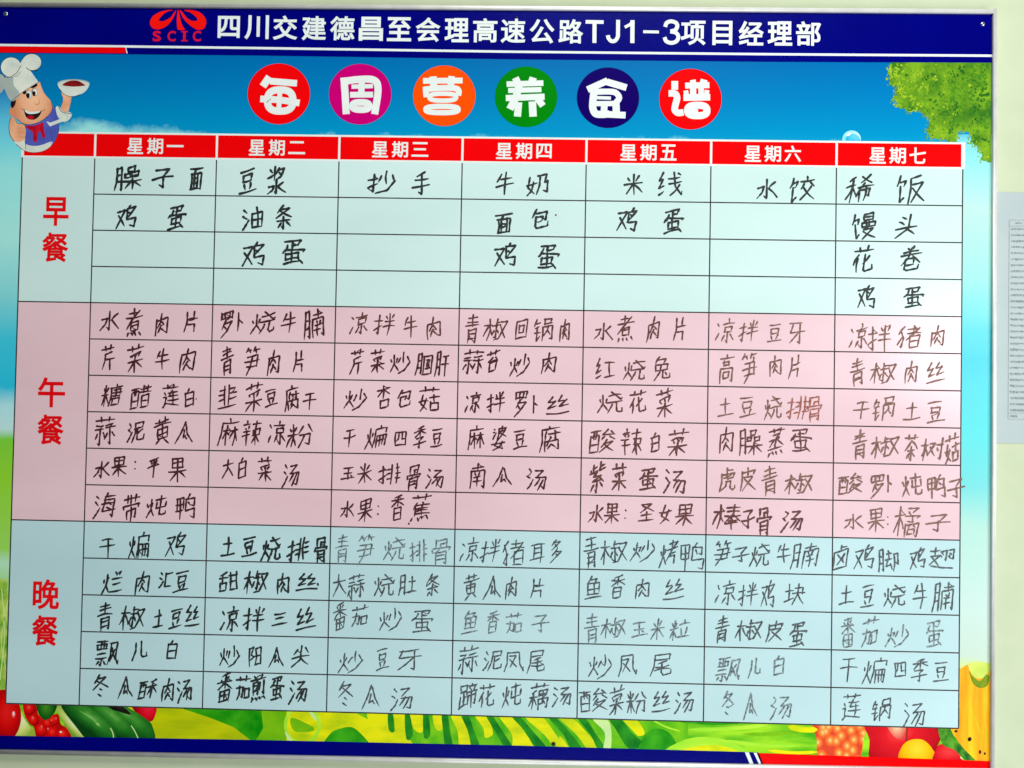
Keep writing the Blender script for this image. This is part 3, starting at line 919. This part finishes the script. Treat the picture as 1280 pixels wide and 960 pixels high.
chef_part('face_print', 0.0029, [([(125, 430), (200, 372), (328, 292), (350, 320), (380, 390), (436, 455), (450, 510), (428, 562), (380, 606), (320, 640), (250, 655), (190, 642), (140, 605), (95, 560), (100, 500)], M_skin),
                                 ('e', 102, 545, 24, 36, M_skin), ([(92, 470), (135, 422), (132, 480), (104, 517)], M_hair), ([(188, 362), (214, 346), (222, 384), (202, 398)], M_hair), ([(262, 334), (312, 302), (318, 326), (282, 344)], M_hair),
                                 ('e', 247, 396, 26, 37, M_out, -0.15), ('e', 249, 396, 22, 33, M_white, -0.15), ('e', 298, 378, 24, 35, M_out, -0.15), ('e', 300, 378, 20, 31, M_white, -0.15), ('e', 240, 408, 15, 23, M_blk), ('e', 291, 391, 14, 22, M_blk),
                                 ('e', 316, 460, 24, 28, M_skin2), ('e', 314, 456, 21, 25, M_skin), ([(208, 528), (262, 552), (320, 550), (357, 538), (334, 586), (290, 614), (240, 607), (216, 575)], M_blk),
                                 ([(212, 531), (265, 547), (345, 540), (320, 560), (255, 566), (222, 552)], M_white), ([(230, 592), (260, 577), (292, 590), (275, 612), (240, 606)], M_scarf),
                                 ('l', [(185, 515), (200, 530), (215, 528)], 3.5, M_out), ('l', [(352, 540), (376, 536), (386, 520)], 3.5, M_out), ('l', [(150, 610), (190, 642), (250, 656), (320, 641), (380, 607), (428, 562), (450, 512), (436, 456)], 3, M_out)], chef)
chef_part('hat_print', 0.0032, [([(-60, 390), (-50, 240), (20, 230), (50, 300), (10, 385)], M_hatd), ([(28, 318), (50, 240), (120, 200), (190, 150), (250, 180), (330, 292), (200, 374), (95, 457)], M_hat, 0), ([(28, 318), (50, 250), (110, 240), (118, 320), (170, 395), (95, 457)], M_hatd),
                                ('e', 95, 165, 90, 87, M_out), ('e', 95, 165, 87, 84, M_hat), ('e', 272, 122, 84, 74, M_out), ('e', 272, 122, 81, 71, M_hat), ([(180, 120), (215, 90), (260, 185), (160, 200)], M_hat), ('l', [(225, 170), (262, 192), (320, 190)], 6, M_out),
                                ('l', [(40, 245), (80, 250), (140, 215), (180, 150)], 5, M_out), ('l', [(95, 457), (200, 374), (330, 292)], 4, M_out)], chef)
chef_part('scarf_print', 0.0033, [([(222, 668), (300, 664), (342, 648), (372, 638), (376, 690), (388, 768), (362, 760), (346, 716), (328, 724), (316, 802), (284, 792), (280, 722), (240, 692)], M_scarf), ('l', [(300, 680), (296, 780)], 6, M_food), ('l', [(345, 680), (372, 750)], 5, M_food)], chef)
chef_part('thumb_print', 0.0034, [([(110, 588), (132, 612), (150, 645), (200, 655), (220, 690), (215, 760), (188, 800), (120, 797), (84, 742), (78, 660), (92, 596)], M_hand), ('l', [(150, 690), (186, 684), (214, 700)], 4, M_skin2), ('l', [(155, 725), (190, 722), (214, 735)], 4, M_skin2), ('l', [(160, 762), (190, 760), (208, 768)], 4, M_skin2),
                                  ('l', [(132, 612), (152, 646), (205, 655), (222, 690)], 4, M_out), ('l', [(92, 596), (78, 662), (86, 742), (122, 796)], 4, M_out)], chef)

# ------------------------------------------------------------------ screws that hold the sheet
M_screw = mat('screw_metal', (190, 196, 204), (150, 156, 164), 200, rough=0.3, metallic=0.9)
M_scr_d = mat('screw_dark_metal', (70, 60, 40), (40, 36, 28), 200, rough=0.4, metallic=0.6)
for x, y, r, mt in ((7, 17, 3.0, M_screw), (1228.5, 30, 2.8, M_screw), (692, 930, 2.6, M_scr_d), (646, 22, 1.4, M_scr_d)):
    c = at(x, y, 0.0007)
    V, Fc, n = [], [], 14
    for k, (rr, oo) in enumerate(((1, 0), (0.95, 0.0006), (0.7, 0.0013), (0.35, 0.0016))):
        V += [(c.x + r * PX * rr * math.cos(2 * math.pi * i / n), c.y - oo, c.z + r * PX * rr * math.sin(2 * math.pi * i / n)) for i in range(n)]
        if k:
            Fc += [((k - 1) * n + i, (k - 1) * n + (i + 1) % n, k * n + (i + 1) % n, k * n + i) for i in range(n)]
    Fc.append(tuple(range(3 * n, 4 * n)))
    me = bpy.data.meshes.new('screw')
    me.from_pydata(V, [], Fc)
    me.materials.append(mt)
    o = bpy.data.objects.new('screw', me)
    COL.objects.link(o)
    o.parent = board
    for p in me.polygons:
        p.use_smooth = True

# ------------------------------------------------------------------ handwriting: pen strokes of each character on a 100 x 100 field (XXYY per point)
G = {}
for ln in '''
水 500450903878|10383835286205 85|88205845|58459890
氵 25106022|15385550|159545808555
月 2505256005 98|250585038595 6888|28348232|28628260
肉 18321596|183285288592 7086|500444402862|48386656|505534 86|50667084
片 30083050 1096|75057242|30429540|306478647698
牛 30081040|28328830|05609857|55025598
子 18127810 5240|524055903880|05529548
鸟 40022216|10208418 80485242|10200862 926088965588|32324444
又 053085260598|104090 96
鸡 05224220 0590|12384588|68045818|522088165260|52205462926088967088|60326840
蛋 18128210 7426|50125042|50267426|32222245|22380850|2238 98459652|285628 78|2856765474 76|28787476|50465094|15968490|74829298
豆 15128510|28302852|283074287050|28527050|32624080|70586080|08929588
面 08129210|48123830|18321894|183282308094|18948092|38323890|62326090|38506050|38706068
浆 18103022|10423832|42024250|62045226|58188814 70385050|70247832|水:05489899
月n 25052560 0598
臊 月:00003299|52065222|520674047220|52227220|38303846|383058285644|38465644|68306846|683090288844|68468844|34629860|66506698|64624090|68629688
扌 05289025|500255902880|05689048
抄 扌:00083899|70007055|48223850|88189848|98507090 3099
少 50045055|28221050|75189042|92485082 1599
火 15302448|80266848|5005485505 98|50589592
炒 火:00104592|70087055|52304255|86269848|98527285 4299
手 70052816|15328828|05589654|521455883880
女 450522608095|75305575 1598|05409538
奶 女:00104599|501088087842924286907282|621258604498
米 22153832|78126232|05469544|50035098|46480890|54489588
纟 440412365032|503210666058|08926078
线 纟:00004099|44309026|44509246|600468609692 9880|86564896|78108818
饣 35030538|282472206038|303830926878
饺 饣:00003899|68036818|44249822|58324450|80309648|84484298|54489896
饭 饣:00003899|85055014|501450504098|523688344898|54509896
禾 75042816|05389535|50145098|48400880|54429574
稀 禾:00004099|82034830|50058632|42429840|62303878|52605290|526088588684 7880|70467099
油 氵:00003899|48304892|483090288890|48608858|48928890|68066890
条 40031532|351875161055|30249054|20668464|504850984290|38762292|64748490
包 30041040|282285208058 7052|284065386058|28602840|284028823694 9290 9470
馒 饣:00003899|52045230|520488028628|52168614|52308628|44364454|443696349452|44549452|60366052|76367652|486488624298|50709896
头 30085020|20304242|05609656|620458600896|62689494
艹 05459540|30053270|70026668
花 艹:00009930|32300870|22482296|80404868|583058886896 9890 9672
卷 38044414|64025812|20208018|08349432|460838420870|62369666|305266506472|30726470|305030903896 86928878
煮 20147212|46024630|05309528|82080868|34463476|344670446876|34606858|34766874|15841096|36844094|58846294|80829094
罗 15061530|150685048230|15308228|38063828|62066028|42361868|324680445075 1598|36565068
卜 38033898|42388860
尧 08208814|220485 40 9632|00509646|305825 7000 98|605060 8875949590 9576
烧 火:00104494|尧:38009999
南 18188216|50024832|12341298|123488328896 7688|36424252|64405852|30567054|28727270|50565094
腩 月:00003299|南:34009999
冫 25126028|10886058
凉 冫:00053095|68036816|38229820|50345054|503488328652|50548652|685468965888|50663688|80649886
拌 扌:00054099|54126026|88088024|48369234|42589855|70037099
青 20148012|18288226|05429540|50025042|28542898|285476527696 6690|28687466|28827480
木 05309527|50025098|48320878|54349570
椒 木:00003899|52045232|52186816|38347032|543454904684|46523876|60506866|701895166892 5098|70309890
回 10121094|101290108894|10948892|32343268|323468326666|32686666
钅 35030535|25207018|18407238|05608058|424042927874
锅 钅:00003899|52065228|520688048626|52288626|44384496|443896369492 8488|703068525274|68548272
犭 68031038|281862505294 3088|58480880
者 08178815|42044232|00349732|90120068|24502496|245086488494|24708268|24968294
猪 犭:00053899|者:38009999
芹 艹:00009930|753030403262 0898|34569454|66566698
菜 艹:00009928|78282036|24403048|50385248|76346848|08629460|50485098|46641294|54649090
竹 25030850|20303828|30303660|65025850|62309426|74307862
笋 竹:00009934|183480327870|05529650|18708068|523440701598
口 10101090|101090088888|10908888
玉 18148212|24487646|08869582|50145084|66607870
国 08100896|081092089094|08969094|玉:24228482
腘 月:00003499|国:38089899
干 18148212|05489545|50145098
肝 月:00004099|干:42089899
蒜 艹:00009926|08304028|04424640|264226961890|14580480|38564874|56309228|52429840|764276986890|62585280|86569876
苔 艹:00009928|482822467242|66368450|28582894|285876567292|28947292
工 10189216|50185084|04889484
红 纟:00004299|工:42109899
兔 40021530|321470125830|18321858|183282308056|18588056|503240641098|585858886894 9690 9676|72688078
高 50025014|08169414|32263240|322668246638|32406638|14501498|145088488896 7690|34623482|346266606480|34826480
丝 280410323830|38301264 4456|680552308028|80285462 9054|05909686
糖 米:00003899|70027012|46149812|461446603898|562890268856|48429840|54568854|70207066|54705496|547088688694|54968694
酉 05129510|38123442|62126240|14301496|143086288694|14968694|14668464
醋 酉:00004299|48189816|60046032|84028230|44349832|56485696|564890468894|56728870|56968894
莲 艹:00009926|14342244|085624541880|08982284 9694|40349032|622644529250|38689866|66426688
白 50033620|20222094|202280208092|20568054|20948092
韭 38043884|62046084|12223820|10423840|08623858|62209018|62409238|62609458|04949690
广 50025214|14169414|161616600498
腐 广:00009999|36222844|30363056|46349634|742474566650|54446050|28602896|286088588894 7888|56504076|56744290|58767690
杏 木:00009958|口:26609899
菇 艹:00009928|女:00284899|50449842|74307264|56645696|566490628894|56968894
土 20358033|50045090|05929688
排 扌:00054099|58045898|78047898|42265824|40485846|38725868|78249422|78469644|78689866
骨 26062636|260674047434|50207418|50205036|12501238|12388836 8448|28522898|285274507496 6490|28667264|28807278
泥 氵:00003599|441290108834|44368834|441244603098|84465862|584058886894 9690 9872
黄 15128510|34023422|66006420|05269624|26382674|263876367472|26567454|26747472|50265072|38801698|62788696
瓜 520434520898|561270589894|504046746264|60666880
麻 广:00009999|22445442|38303898|36462076|40465460|58449842|76307698|74465876|78469684
辛 45034814|08188516|25264034|70246434|04428840|04628860|46424698
束 05209518|22402262|224088388460|22628460|50045098|46621090|54628888
辣 辛:00004699|束:48009999
粉 米:00004099|60084238|76069636|504888468690 7484|66484698
扁 48024812|15189216|921690348832|15181560 0298|26482698|264892469294 8490|46484692|70487090|28709068
煸 火:00083699|扁:36009999
四 10121090|101290108888|10908888|381234502264|62126258 8056
季 70023010|10208818|50085046|46221442|54229040|265270505064|506452944090|08769474
皮 151888168030|151814600298|50035042|184278401898|30509694
婆 氵:00003248|皮:32009954|女:00509999
夋 40031826 8820|68109030|30401055|66388554|44501585|408 07060 1599|305896 98
酸 酉:00004299|68035026 9222|80129430|58344648|78329446|64484878|586290564298|56649896
蒸 艹:00009922|302466225234|503450644458|084034381262|66345442|56409466|10728870|15840896|36844094|58846294|82829294
茶 艹:00009926|50240858|50269656|28627460|504450984290|40682088|60668086
树 木:00003299|362660243278|40386278|64309828|860486947688|70467660
果 20062044|200680047842|20247822|20447842|50065098|05569654|46581090|54589288
平 15128510|28243640|74206438|05529648|50125098
大 08349430|500446500696|50429692
汤 氵:00003699|4218781845 46|4546925088957286|64524280|80525895
紫 24042430|24164414|10181030|06325026|620460309426|62208812|503228466644|664422627860|62528466|506250964290|30721890|66708488
虎 48024824|48128010|202488228434|202420600898|32407432|502852488444|445842780896|445868566886 7894 9490 9476
屯 08188814|183218609056|90329056|50035086 6895 9590 9576
炖 火:00083899|屯:38009999
甲 14101458|141086088456|14348432|14588456|50105098
鸭 甲:00054699|鸟:46009899
每 30030830|20188816|20301270 9068|203088308494 7088|02509448|44366246|40606868
海 氵:00003499|每:36009999
带 08169214|28042828|50025028|72047026|08500836 94349046|26562686|265674547482 6678|50445098
香 72023010|10228820|50085044|46241444|54249042|30523096|305272507094|30727070|30967094
蕉 艹:00009924|32261450|24402478|58266634|26389036|26508448|26628460|26769474|58385674|15840896|36844094|58846294|82829294
圣 180878064232 1050|30189446|20628260|50465090|08929488
奉 16148812|18308228|05489446|50024840 0875|50409572|30668464|20788076|50545099
棒 木:00003899|奉:36009999
橘 木:00003899|480686046820|52166426|423096288840|68306850 5046|46544698|465494529294 8690|62585870|76568068|58765892|587680747890|58927890
耳 08129410|28122874|70127098|28327030|28527050|05789670
多 48022226|401274102246|42225430|58402470|485286501898|50626470
考 20147812|45024532|02349832|92080572|35508048|3550306278 6272927088
烤 火:00083899|考:38009999
卤 50025026|50148012|10281094|102890269092|10949092|30407078|70403078
去 20208018|48044842|05449242|48462478 8072|66609088
卩 202080187870 5264|20202098
脚 月:00003099|去:32086699|卩:68109999
支 08249022|48024846|124886 460690|20528498
羽 052044184470 3264|08302038|08482056|601896169670 7864|64307638|64487656
翅 支:00004880|10805290 9896|羽:44089980
兰 30064022|78066420|12348830|20588056|02909886
烂 火:00083899|兰:38009999
汇 氵:00004099|48149612|501448889886
舌 80031818|05349032|48144858|18581894|185880567892|18947892
甘 05249522|20042090|78047888|20507848|20907888
甜 舌:00004899|甘:48009999
肚 月:00004099|土:42109894
鱼 40021532|341670145632|20342074|203480327872|20527850|20747872|50325074|05929488
块 05384434|24082478|02844670|502688248650|42529850|680466504098|68549896
三 18188014|24487444|05849680
番 74022810|28163626|70146224|08329430|50085054|46340856|54349654|24602498|246078587696|24787676|24987696|50605096
加 08464844 4490 3284|283224700898|58505892|585092489090|58929090
茄 艹:00009930|加:00109999
立 48025018|08269424|28403876|78386678|02869884
粒 米:00004099|立:42059899
票 04128810|10221040|102286208238|36123436|60126036|10408238|15568054|05728870|487248983290|28801095|70808894
风 20101860 0298|201080087865 9896 9880|32307078|68303080
飘 票:00005299|风:48109999
儿 30082650 0896|600660767090 9686 9668
阳 150642042838|283846502066|15061598|56105694|561096089492|56509448|56949492
尖 500350364032|28161040|70149036|05589656|504046680698|50609696
牙 15128510|281214469642|681266945288|644632740896
凤 201018600298|20107808806698969878|302862263080|30426880
尾 180886068428|18308428|180816600298|74363446|24588454|20749470|5442548462949690 9676
冬 400215343418|341876160664|30269662|44665874|38865898
酥 酉:00004299|禾:44009899
煎 28043614|72026412|06209418|18301874|183046284672 3868|18444442|18584456|60326058|822682727268|15840896|36844094|58846294|82829294
蹄 12061230|120642044028|12304028|26302684|26524850|10501090|04964880|70027010|48129610|58166426|84147826|44444432|443298309442|52505286|525090488884 8080|70367098
藕 艹:00009924|禾:00243899|50285050|502888268648|50388636|50508648|46604698|466094589294 8690|68286878|54807676|74688082
: 48245028|48725076
. 46785082
'''.strip().split('\n'):
    k, _, d = ln.partition(' ')
    G[k] = d


def strokes_of(ch, depth=0):
    out = []
    for part in G[ch].split('|'):
        part = part.strip()
        if part[0].isdigit():
            q = part.replace(' ', '')
            out.append([(int(q[i:i + 2]), int(q[i + 2:i + 4])) for i in range(0, len(q) - len(q) % 4, 4)])
        else:
            c, _, bx = part.partition(':')
            x0, y0, x1, y1 = (int(bx[i:i + 2]) for i in (0, 2, 4, 6))
            for st in strokes_of(c):
                out.append([(x0 + x / 99 * (x1 - x0), y0 + y / 99 * (y1 - y0)) for x, y in st])
    return out


def write(mb, ch, cx, cy, w, h, mt, pen):
    """Write one character with the marker: w x h photograph pixels about (cx, cy)."""
    c = at(cx, cy, mb.off)
    tilt = random.uniform(0.05, 0.2)
    lean = random.uniform(-0.04, 0.16)
    w, h = w * random.uniform(0.94, 1.06), h * random.uniform(0.96, 1.08)
    last = None
    for st in strokes_of(ch):
        dx, dy = random.gauss(0, 1.5), random.gauss(0, 1.5)
        pts = []
        for i, (x, y) in enumerate(st):
            x, y = x + dx + random.gauss(0, 1.3), y + dy + random.gauss(0, 1.3)
            X, Y = (x - 50) / 100, (50 - y) / 100
            pts.append((c.x + (X + lean * Y) * w * PX, c.z + (Y + tilt * X) * h * PX))
        # sharp turns stay fairly sharp: extra points close to each corner
        q = [pts[0]]
        for i in range(1, len(pts)):
            a, b = np.array(pts[i - 1]), np.array(pts[i])
            if len(pts) > 2:
                q.append(tuple(a + (b - a) * 0.36))
                q.append(tuple(a + (b - a) * 0.64))
            else:
                bow = np.array([-(b - a)[1], (b - a)[0]]) * random.gauss(0, 0.035)
                q.append(tuple((a + b) / 2 + bow))
            q.append(tuple(b))
        sp = spline(q, 3)
        n = len(sp)
        e = random.uniform(0.45, 0.9)
        wd = [pen * 1.32 * PX * (0.92 + 0.16 * math.sin(i * 0.9 + dx)) * (1 - (1 - e) * max(0, (i / (n - 1) - 0.65) / 0.35)) for i in range(n)]
        mb.ribbon(sp, wd, mt, caps=True)
        # a hurried hand drags the pen on to the next stroke
        if last is not None and math.dist(last, sp[0]) < 0.36 * h * PX and random.random() < 0.28:
            a, b = np.array(last), np.array(sp[0])
            md = (a + b) / 2 + np.array([-(b - a)[1], (b - a)[0]]) * 0.12
            lg = spline([last, tuple(md), sp[0]], 3)
            mb.ribbon(lg, [pen * PX * q for q in np.linspace(0.75, 0.6, len(lg))], mt)
        last = sp[-1]


# each entry: field, ink, pen width, then character + centre in photograph pixels
ROWS = '''
0 k 2.5 臊160,223,37,30 子203,223,29,28 面245,223,20,33
0 k 2.5 豆309,226,24,34 浆345,226,27,36
0 k 2.3 抄477,228,34,28 手526,231,22,33
0 k 2.2 牛631,229,23,27 奶672,230,28,28
0 k 2.2 米792,231,25,27 线838,230,29,30
0 k 2.2 水958,237,26,26 饺1003,236,32,32
0 k 2.2 稀1075,236,37,33 饭1139,236,34,34
0 k 2.4 鸡158,271,28,29 蛋220,271,26,30
0 k 2.4 油316,273,29,30 条355,271,25,32
0 k 2.3 面630,279,24,29 包675,273,25,27 .695,262,9,24
0 k 2.3 鸡785,275,28,31 蛋841,276,27,31
0 k 2.2 馒1080,283,31,33 头1133,282,29,28
0 k 2.4 鸡317,318,29,30 蛋365,315,30,31
0 k 2.3 鸡632,319,30,31 蛋684,320,29,33
0 k 2.2 花1079,324,27,30 卷1138,324,27,31
0 k 2.1 鸡1083,371,23,30 蛋1141,371,26,28
1 d 2.0 水137,402,26,26 煮168,404,22,37 肉202,405,20,28 片238,402,20,28
1 d 2.0 罗284,405,20,32 卜299,402,11,25 烧329,403,30,27 牛361,403,20,27 腩393,405,28,34
1 b 1.8 凉448,405,23,29 拌481,406,27,29 牛513,408,17,28 肉542,410,24,28
1 b 1.8 青590,411,19,36 椒619,412,32,28 回652,411,16,26 锅680,412,25,29 肉706,412,15,30
1 b 1.8 水754,415,24,23 煮782,411,21,33 肉817,411,20,32 片849,411,18,30
1 t 1.7 凉906,414,23,29 拌936,414,25,26 豆968,416,20,26 牙996,416,22,28
1 t 1.8 凉1073,421,22,30 拌1100,423,28,32 猪1137,421,27,29 肉1172,420,22,28
1 d 2.0 芹135,447,17,31 菜169,448,22,33 牛203,449,18,27 肉234,450,23,32
1 d 2.0 青284,451,16,37 笋315,451,20,34 肉342,453,20,31 片373,452,16,28
1 d 1.9 芹446,452,16,29 菜472,452,18,30 炒500,453,27,27 腘531,455,21,27 肝553,455,18,30
1 d 1.9 蒜591,453,26,29 苔616,452,17,27 炒650,456,25,29 肉686,454,23,28
1 b 1.8 红757,461,26,27 烧793,463,28,26 兔827,461,23,30
1 t 1.8 高908,461,20,34 笋937,461,18,38 肉969,457,19,28 片993,458,16,28
1 t 1.8 青1072,465,20,32 椒1104,466,31,26 肉1139,465,20,28 丝1170,466,25,27
1 d 1.9 糖140,494,28,27 醋176,496,25,28 莲213,495,21,28 白237,497,15,24 .246,492,9,22
1 d 1.9 韭284,496,24,30 菜317,497,23,33 豆339,497,16,24 腐365,498,19,31 干387,501,17,24
1 d 1.9 炒444,499,28,26 杏479,496,18,28 包505,498,20,25 菇537,499,27,28
1 d 1.9 凉591,503,19,26 拌620,503,24,26 罗651,505,19,32 卜668,505,10,24 丝697,506,28,26
1 b 1.9 烧763,503,32,28 花797,503,22,28 菜831,504,23,34
1 t 1.7 土907,509,19,24 豆934,509,22,28 烧966,510,22,29
1 t 1.8 干1077,512,21,22 锅1105,511,28,27 土1140,514,22,22 豆1169,515,25,31
1 d 1.9 蒜131,539,27,34 泥170,539,23,28 黄203,540,23,34 瓜230,541,27,28
1 d 1.9 麻286,540,25,32 辣315,541,22,30 凉346,541,22,32 粉375,545,31,31
1 d 1.8 干437,547,15,24 煸471,546,26,29 四501,548,17,20 季525,547,18,27 豆546,547,17,26
1 d 1.8 麻595,547,21,27 婆624,548,18,30 豆650,549,20,26 腐687,548,26,32
1 b 1.9 酸753,551,33,30 辣790,552,25,31 白819,553,17,23 菜847,554,27,33
1 b 1.8 肉908,550,23,34 臊938,553,28,30 蒸970,553,22,34 蛋1000,550,27,31
1 t 2.0 青1075,556,19,36 椒1106,558,33,25 茶1139,560,18,33 树1166,562,28,28 菇1190,561,19,32
1 d 2.0 水127,587,20,22 果149,583,20,27 :169,582,12,18 平192,584,15,25 果222,587,24,31
1 d 1.9 大285,585,16,24 白303,585,15,26 菜331,588,19,31 汤364,593,22,31
1 d 1.8 玉435,592,19,20 米456,592,19,24 排487,593,28,24 骨517,597,20,31 汤544,597,23,28
1 d 1.9 南597,594,22,32 瓜628,596,24,25 汤671,598,28,29
1 b 2.1 紫747,597,22,38 菜774,597,20,33 蛋810,598,24,28 汤844,601,28,34
1 t 1.9 虎909,600,22,30 皮935,599,21,28 青962,601,20,34 椒999,604,35,26
1 t 2.0 酸1063,605,30,25 罗1097,608,20,29 卜1111,604,9,20 炖1140,606,24,27 鸭1171,608,24,28 子1195,611,22,25
1 d 2.0 海131,632,28,32 带164,636,21,37 炖196,633,25,27 鸭232,634,28,32
1 d 1.8 水434,637,19,22 果457,638,20,27 :473,638,11,20 香497,635,20,32 蕉526,635,24,32 .512,647,10,26
1 b 1.9 水745,643,19,22 果765,642,20,26 :782,643,11,20 圣808,641,20,24 女832,642,17,21 果856,644,23,28
1 b 2.1 棒909,646,34,30 子935,649,18,24 骨955,652,22,34 汤991,650,28,30
1 t 1.8 水1067,652,25,20 果1095,650,22,28 :1110,651,11,18 橘1134,653,32,36 子1172,654,34,25
2 k 1.9 干135,684,21,26 煸174,682,28,31 鸡220,681,27,33
2 k 2.3 土285,683,17,24 豆311,683,20,26 烧339,686,24,29 排373,687,28,28 骨401,688,18,33
2 f 1.6 青428,686,19,36 笋457,687,24,36 烧493,686,26,30 排523,689,24,26 骨551,690,26,34
2 g 1.6 凉587,688,22,32 拌613,689,25,30 猪642,691,27,34 耳672,691,20,26 多695,689,19,30
2 g 1.7 青739,690,20,40 椒767,690,32,30 炒804,688,30,27 烤836,692,22,31 鸭865,695,30,36
2 g 1.7 笋903,692,22,31 子926,694,22,22 烧950,694,26,28 牛980,692,17,23 腩1007,694,34,32
2 g 1.8 卤1051,696,20,32 鸡1080,697,26,30 脚1111,700,28,28 鸡1147,698,20,26 翅1177,698,30,28
2 k 2.0 烂141,728,26,30 肉178,728,20,30 汇207,725,17,22 豆227,727,20,28
2 k 2.1 甜286,727,25,26 椒320,727,32,28 肉354,730,19,28 丝384,728,28,24 .398,723,10,24
2 g 1.7 大424,731,18,30 蒜445,733,22,30 烧480,732,27,28 肚510,731,22,26 条541,731,20,28
2 g 1.7 黄589,734,20,30 瓜615,735,26,29 肉639,735,18,28 片671,735,20,26
2 g 1.7 鱼742,735,23,30 香772,734,21,27 肉803,736,23,26 丝843,737,28,25
2 g 1.6 凉907,741,26,30 拌935,743,26,28 鸡960,743,19,32 块993,742,26,28
2 g 1.8 土1058,744,20,26 豆1085,745,19,30 烧1118,745,29,28 牛1150,745,19,31 腩1180,746,27,34
2 k 2.0 青131,771,21,36 椒165,772,31,28 土198,774,14,22 豆220,773,19,28 丝241,771,20,26
2 k 2.1 凉287,774,21,30 拌318,774,29,30 三350,774,20,18 丝382,774,28,28
2 g 1.6 番425,770,18,34 茄450,770,22,25 炒488,774,30,29 蛋527,776,28,29
2 f 1.6 鱼588,778,22,28 香616,778,20,29 茄643,779,22,24 子676,780,23,23
2 f 1.7 青740,786,20,36 椒767,785,32,25 玉799,787,21,22 米822,787,17,26 粒850,787,26,24
2 g 1.8 青903,787,19,34 椒937,788,34,26 皮969,789,20,26 蛋997,792,22,33
2 f 1.7 番1060,790,17,36 茄1088,790,21,33 炒1122,795,28,30 蛋1167,792,23,32
2 k 2.0 飘135,815,30,33 儿174,813,21,24 白215,812,18,25
2 k 1.8 炒287,820,25,28 阳318,821,18,25 瓜345,821,21,26 尖376,820,22,26
2 g 1.6 炒438,827,29,28 豆478,824,18,28 牙512,824,33,28
2 g 1.6 蒜585,825,25,32 泥616,825,24,25 凤642,826,22,26 尾671,826,20,27
2 g 1.6 炒750,832,29,30 凤784,831,22,26 尾827,831,27,30
2 f 1.8 飘911,836,28,32 儿943,834,16,24 白973,832,17,25
2 g 1.6 干1061,836,22,32 煸1094,838,28,31 四1125,837,17,20 季1150,838,22,29 豆1176,840,22,27
2 k 2.0 冬126,857,21,28 瓜156,860,21,28 酥185,861,25,24 肉210,863,17,30 汤231,862,20,30
2 k 2.1 番281,860,20,36 茄304,860,18,30 煎323,860,22,33 蛋346,859,18,31 汤373,863,24,30
2 g 1.7 冬432,867,22,32 瓜463,871,24,30 汤503,872,27,30
2 g 1.7 蹄585,870,22,32 花608,870,21,28 炖640,869,24,28 藕674,871,26,32 汤703,869,24,26
2 g 1.7 酸742,875,33,27 菜771,876,21,32 粉796,878,26,28 丝827,877,24,24 汤856,877,24,28
2 f 1.7 冬910,878,16,31 瓜938,882,19,32 汤977,883,28,32
2 g 1.6 莲1064,883,23,28 锅1102,888,26,27 汤1143,892,28,36
'''.strip().split('\n')
names = ('breakfast_field', 'lunch_field', 'dinner_field')
for ln in ROWS:
    fi, ink, pen, *chs = ln.split(' ')
    mb = MB(0.0024, 0.000006)
    for c in chs:
        x, y, w, h = (float(v) for v in c[1:].split(','))
        write(mb, c[0], x, y, w, h, INK[ink], float(pen))
    if '土907' in ln:               # this entry ends in two characters of a redder pen
        for c, x, y, w, h in (('排', 997, 510, 28, 29), ('骨', 1018, 512, 22, 32)):
            write(mb, c, x, y, w, h, INK['r'], 1.7)
    mb.build('dish_lettering', fields[names[int(fi)]])

# ------------------------------------------------------------------ the notice taped to the wall beside the board
M_sheet = mat('notice_film', (172, 183, 185), (166, 178, 181), 9, rough=0.4, detail=2)
M_nl = mat('notice_line_print', (150, 160, 160), (166, 175, 174), 120, rough=0.5)
M_nt = mat('notice_text_print', (106, 118, 118), (158, 168, 168), 300, rough=0.5)
WO = -(WALL_Y - 0.0016)
a, b = at(1244.5, 240, WO), at(1244.5, 553.5, WO)
notice = bpy.data.objects.new('wall_notice', None)
notice.empty_display_size = 0.05
COL.objects.link(notice)
notice['label'] = 'pale grey printed notice sheet fixed to the wall beside the menu board frame'
notice['category'] = 'notice'
nx0, nx1 = a.x, a.x + 0.42
solid('sheet', [(nx0, nx1, WALL_Y - 0.0015, WALL_Y + 0.002, b.z, a.z)], M_sheet, notice)
tx0, tx1 = at(1261, 400, WO).x, nx1 - 0.03
tz0, tz1 = at(1265, 275, WO).z, at(1265, 524, WO).z
mb = MB(WO + 0.0004, 0.000002)
for x in (tx0, tx0 + 0.09, tx0 + 0.18, tx1):
    mb.ribbon([(x, tz0), (x, tz1)], 0.0011, M_nl)
NR = 33
for k in range(NR + 1):
    z = tz0 + (tz1 - tz0) * k / NR
    if k in (0, 1, NR - 1, NR):
        mb.ribbon([(tx0, z), (tx1, z)], 0.0009, M_nl)
mb.build('table_print', notice)
mb = MB(WO + 0.0006, 0.000002)
for k in range(NR):
    z = tz0 + (tz1 - tz0) * (k + 0.5) / NR
    for c0 in (tx0 + 0.004, tx0 + 0.094, tx0 + 0.184):
        x = c0 + (0.008 if k == 0 else 0)
        for w_ in range(random.randint(7, 12) if k not in (0, NR - 1) else 3):
            wd = random.uniform(0.0028, 0.0048)
            mb.ribbon([(x, z + random.uniform(-.0006, .0006)), (x + wd, z + random.uniform(-.0006, .0006))], random.uniform(0.0016, 0.0040), M_nt)
            x += wd + random.uniform(0.001, 0.0022)
mb.build('text_print', notice)
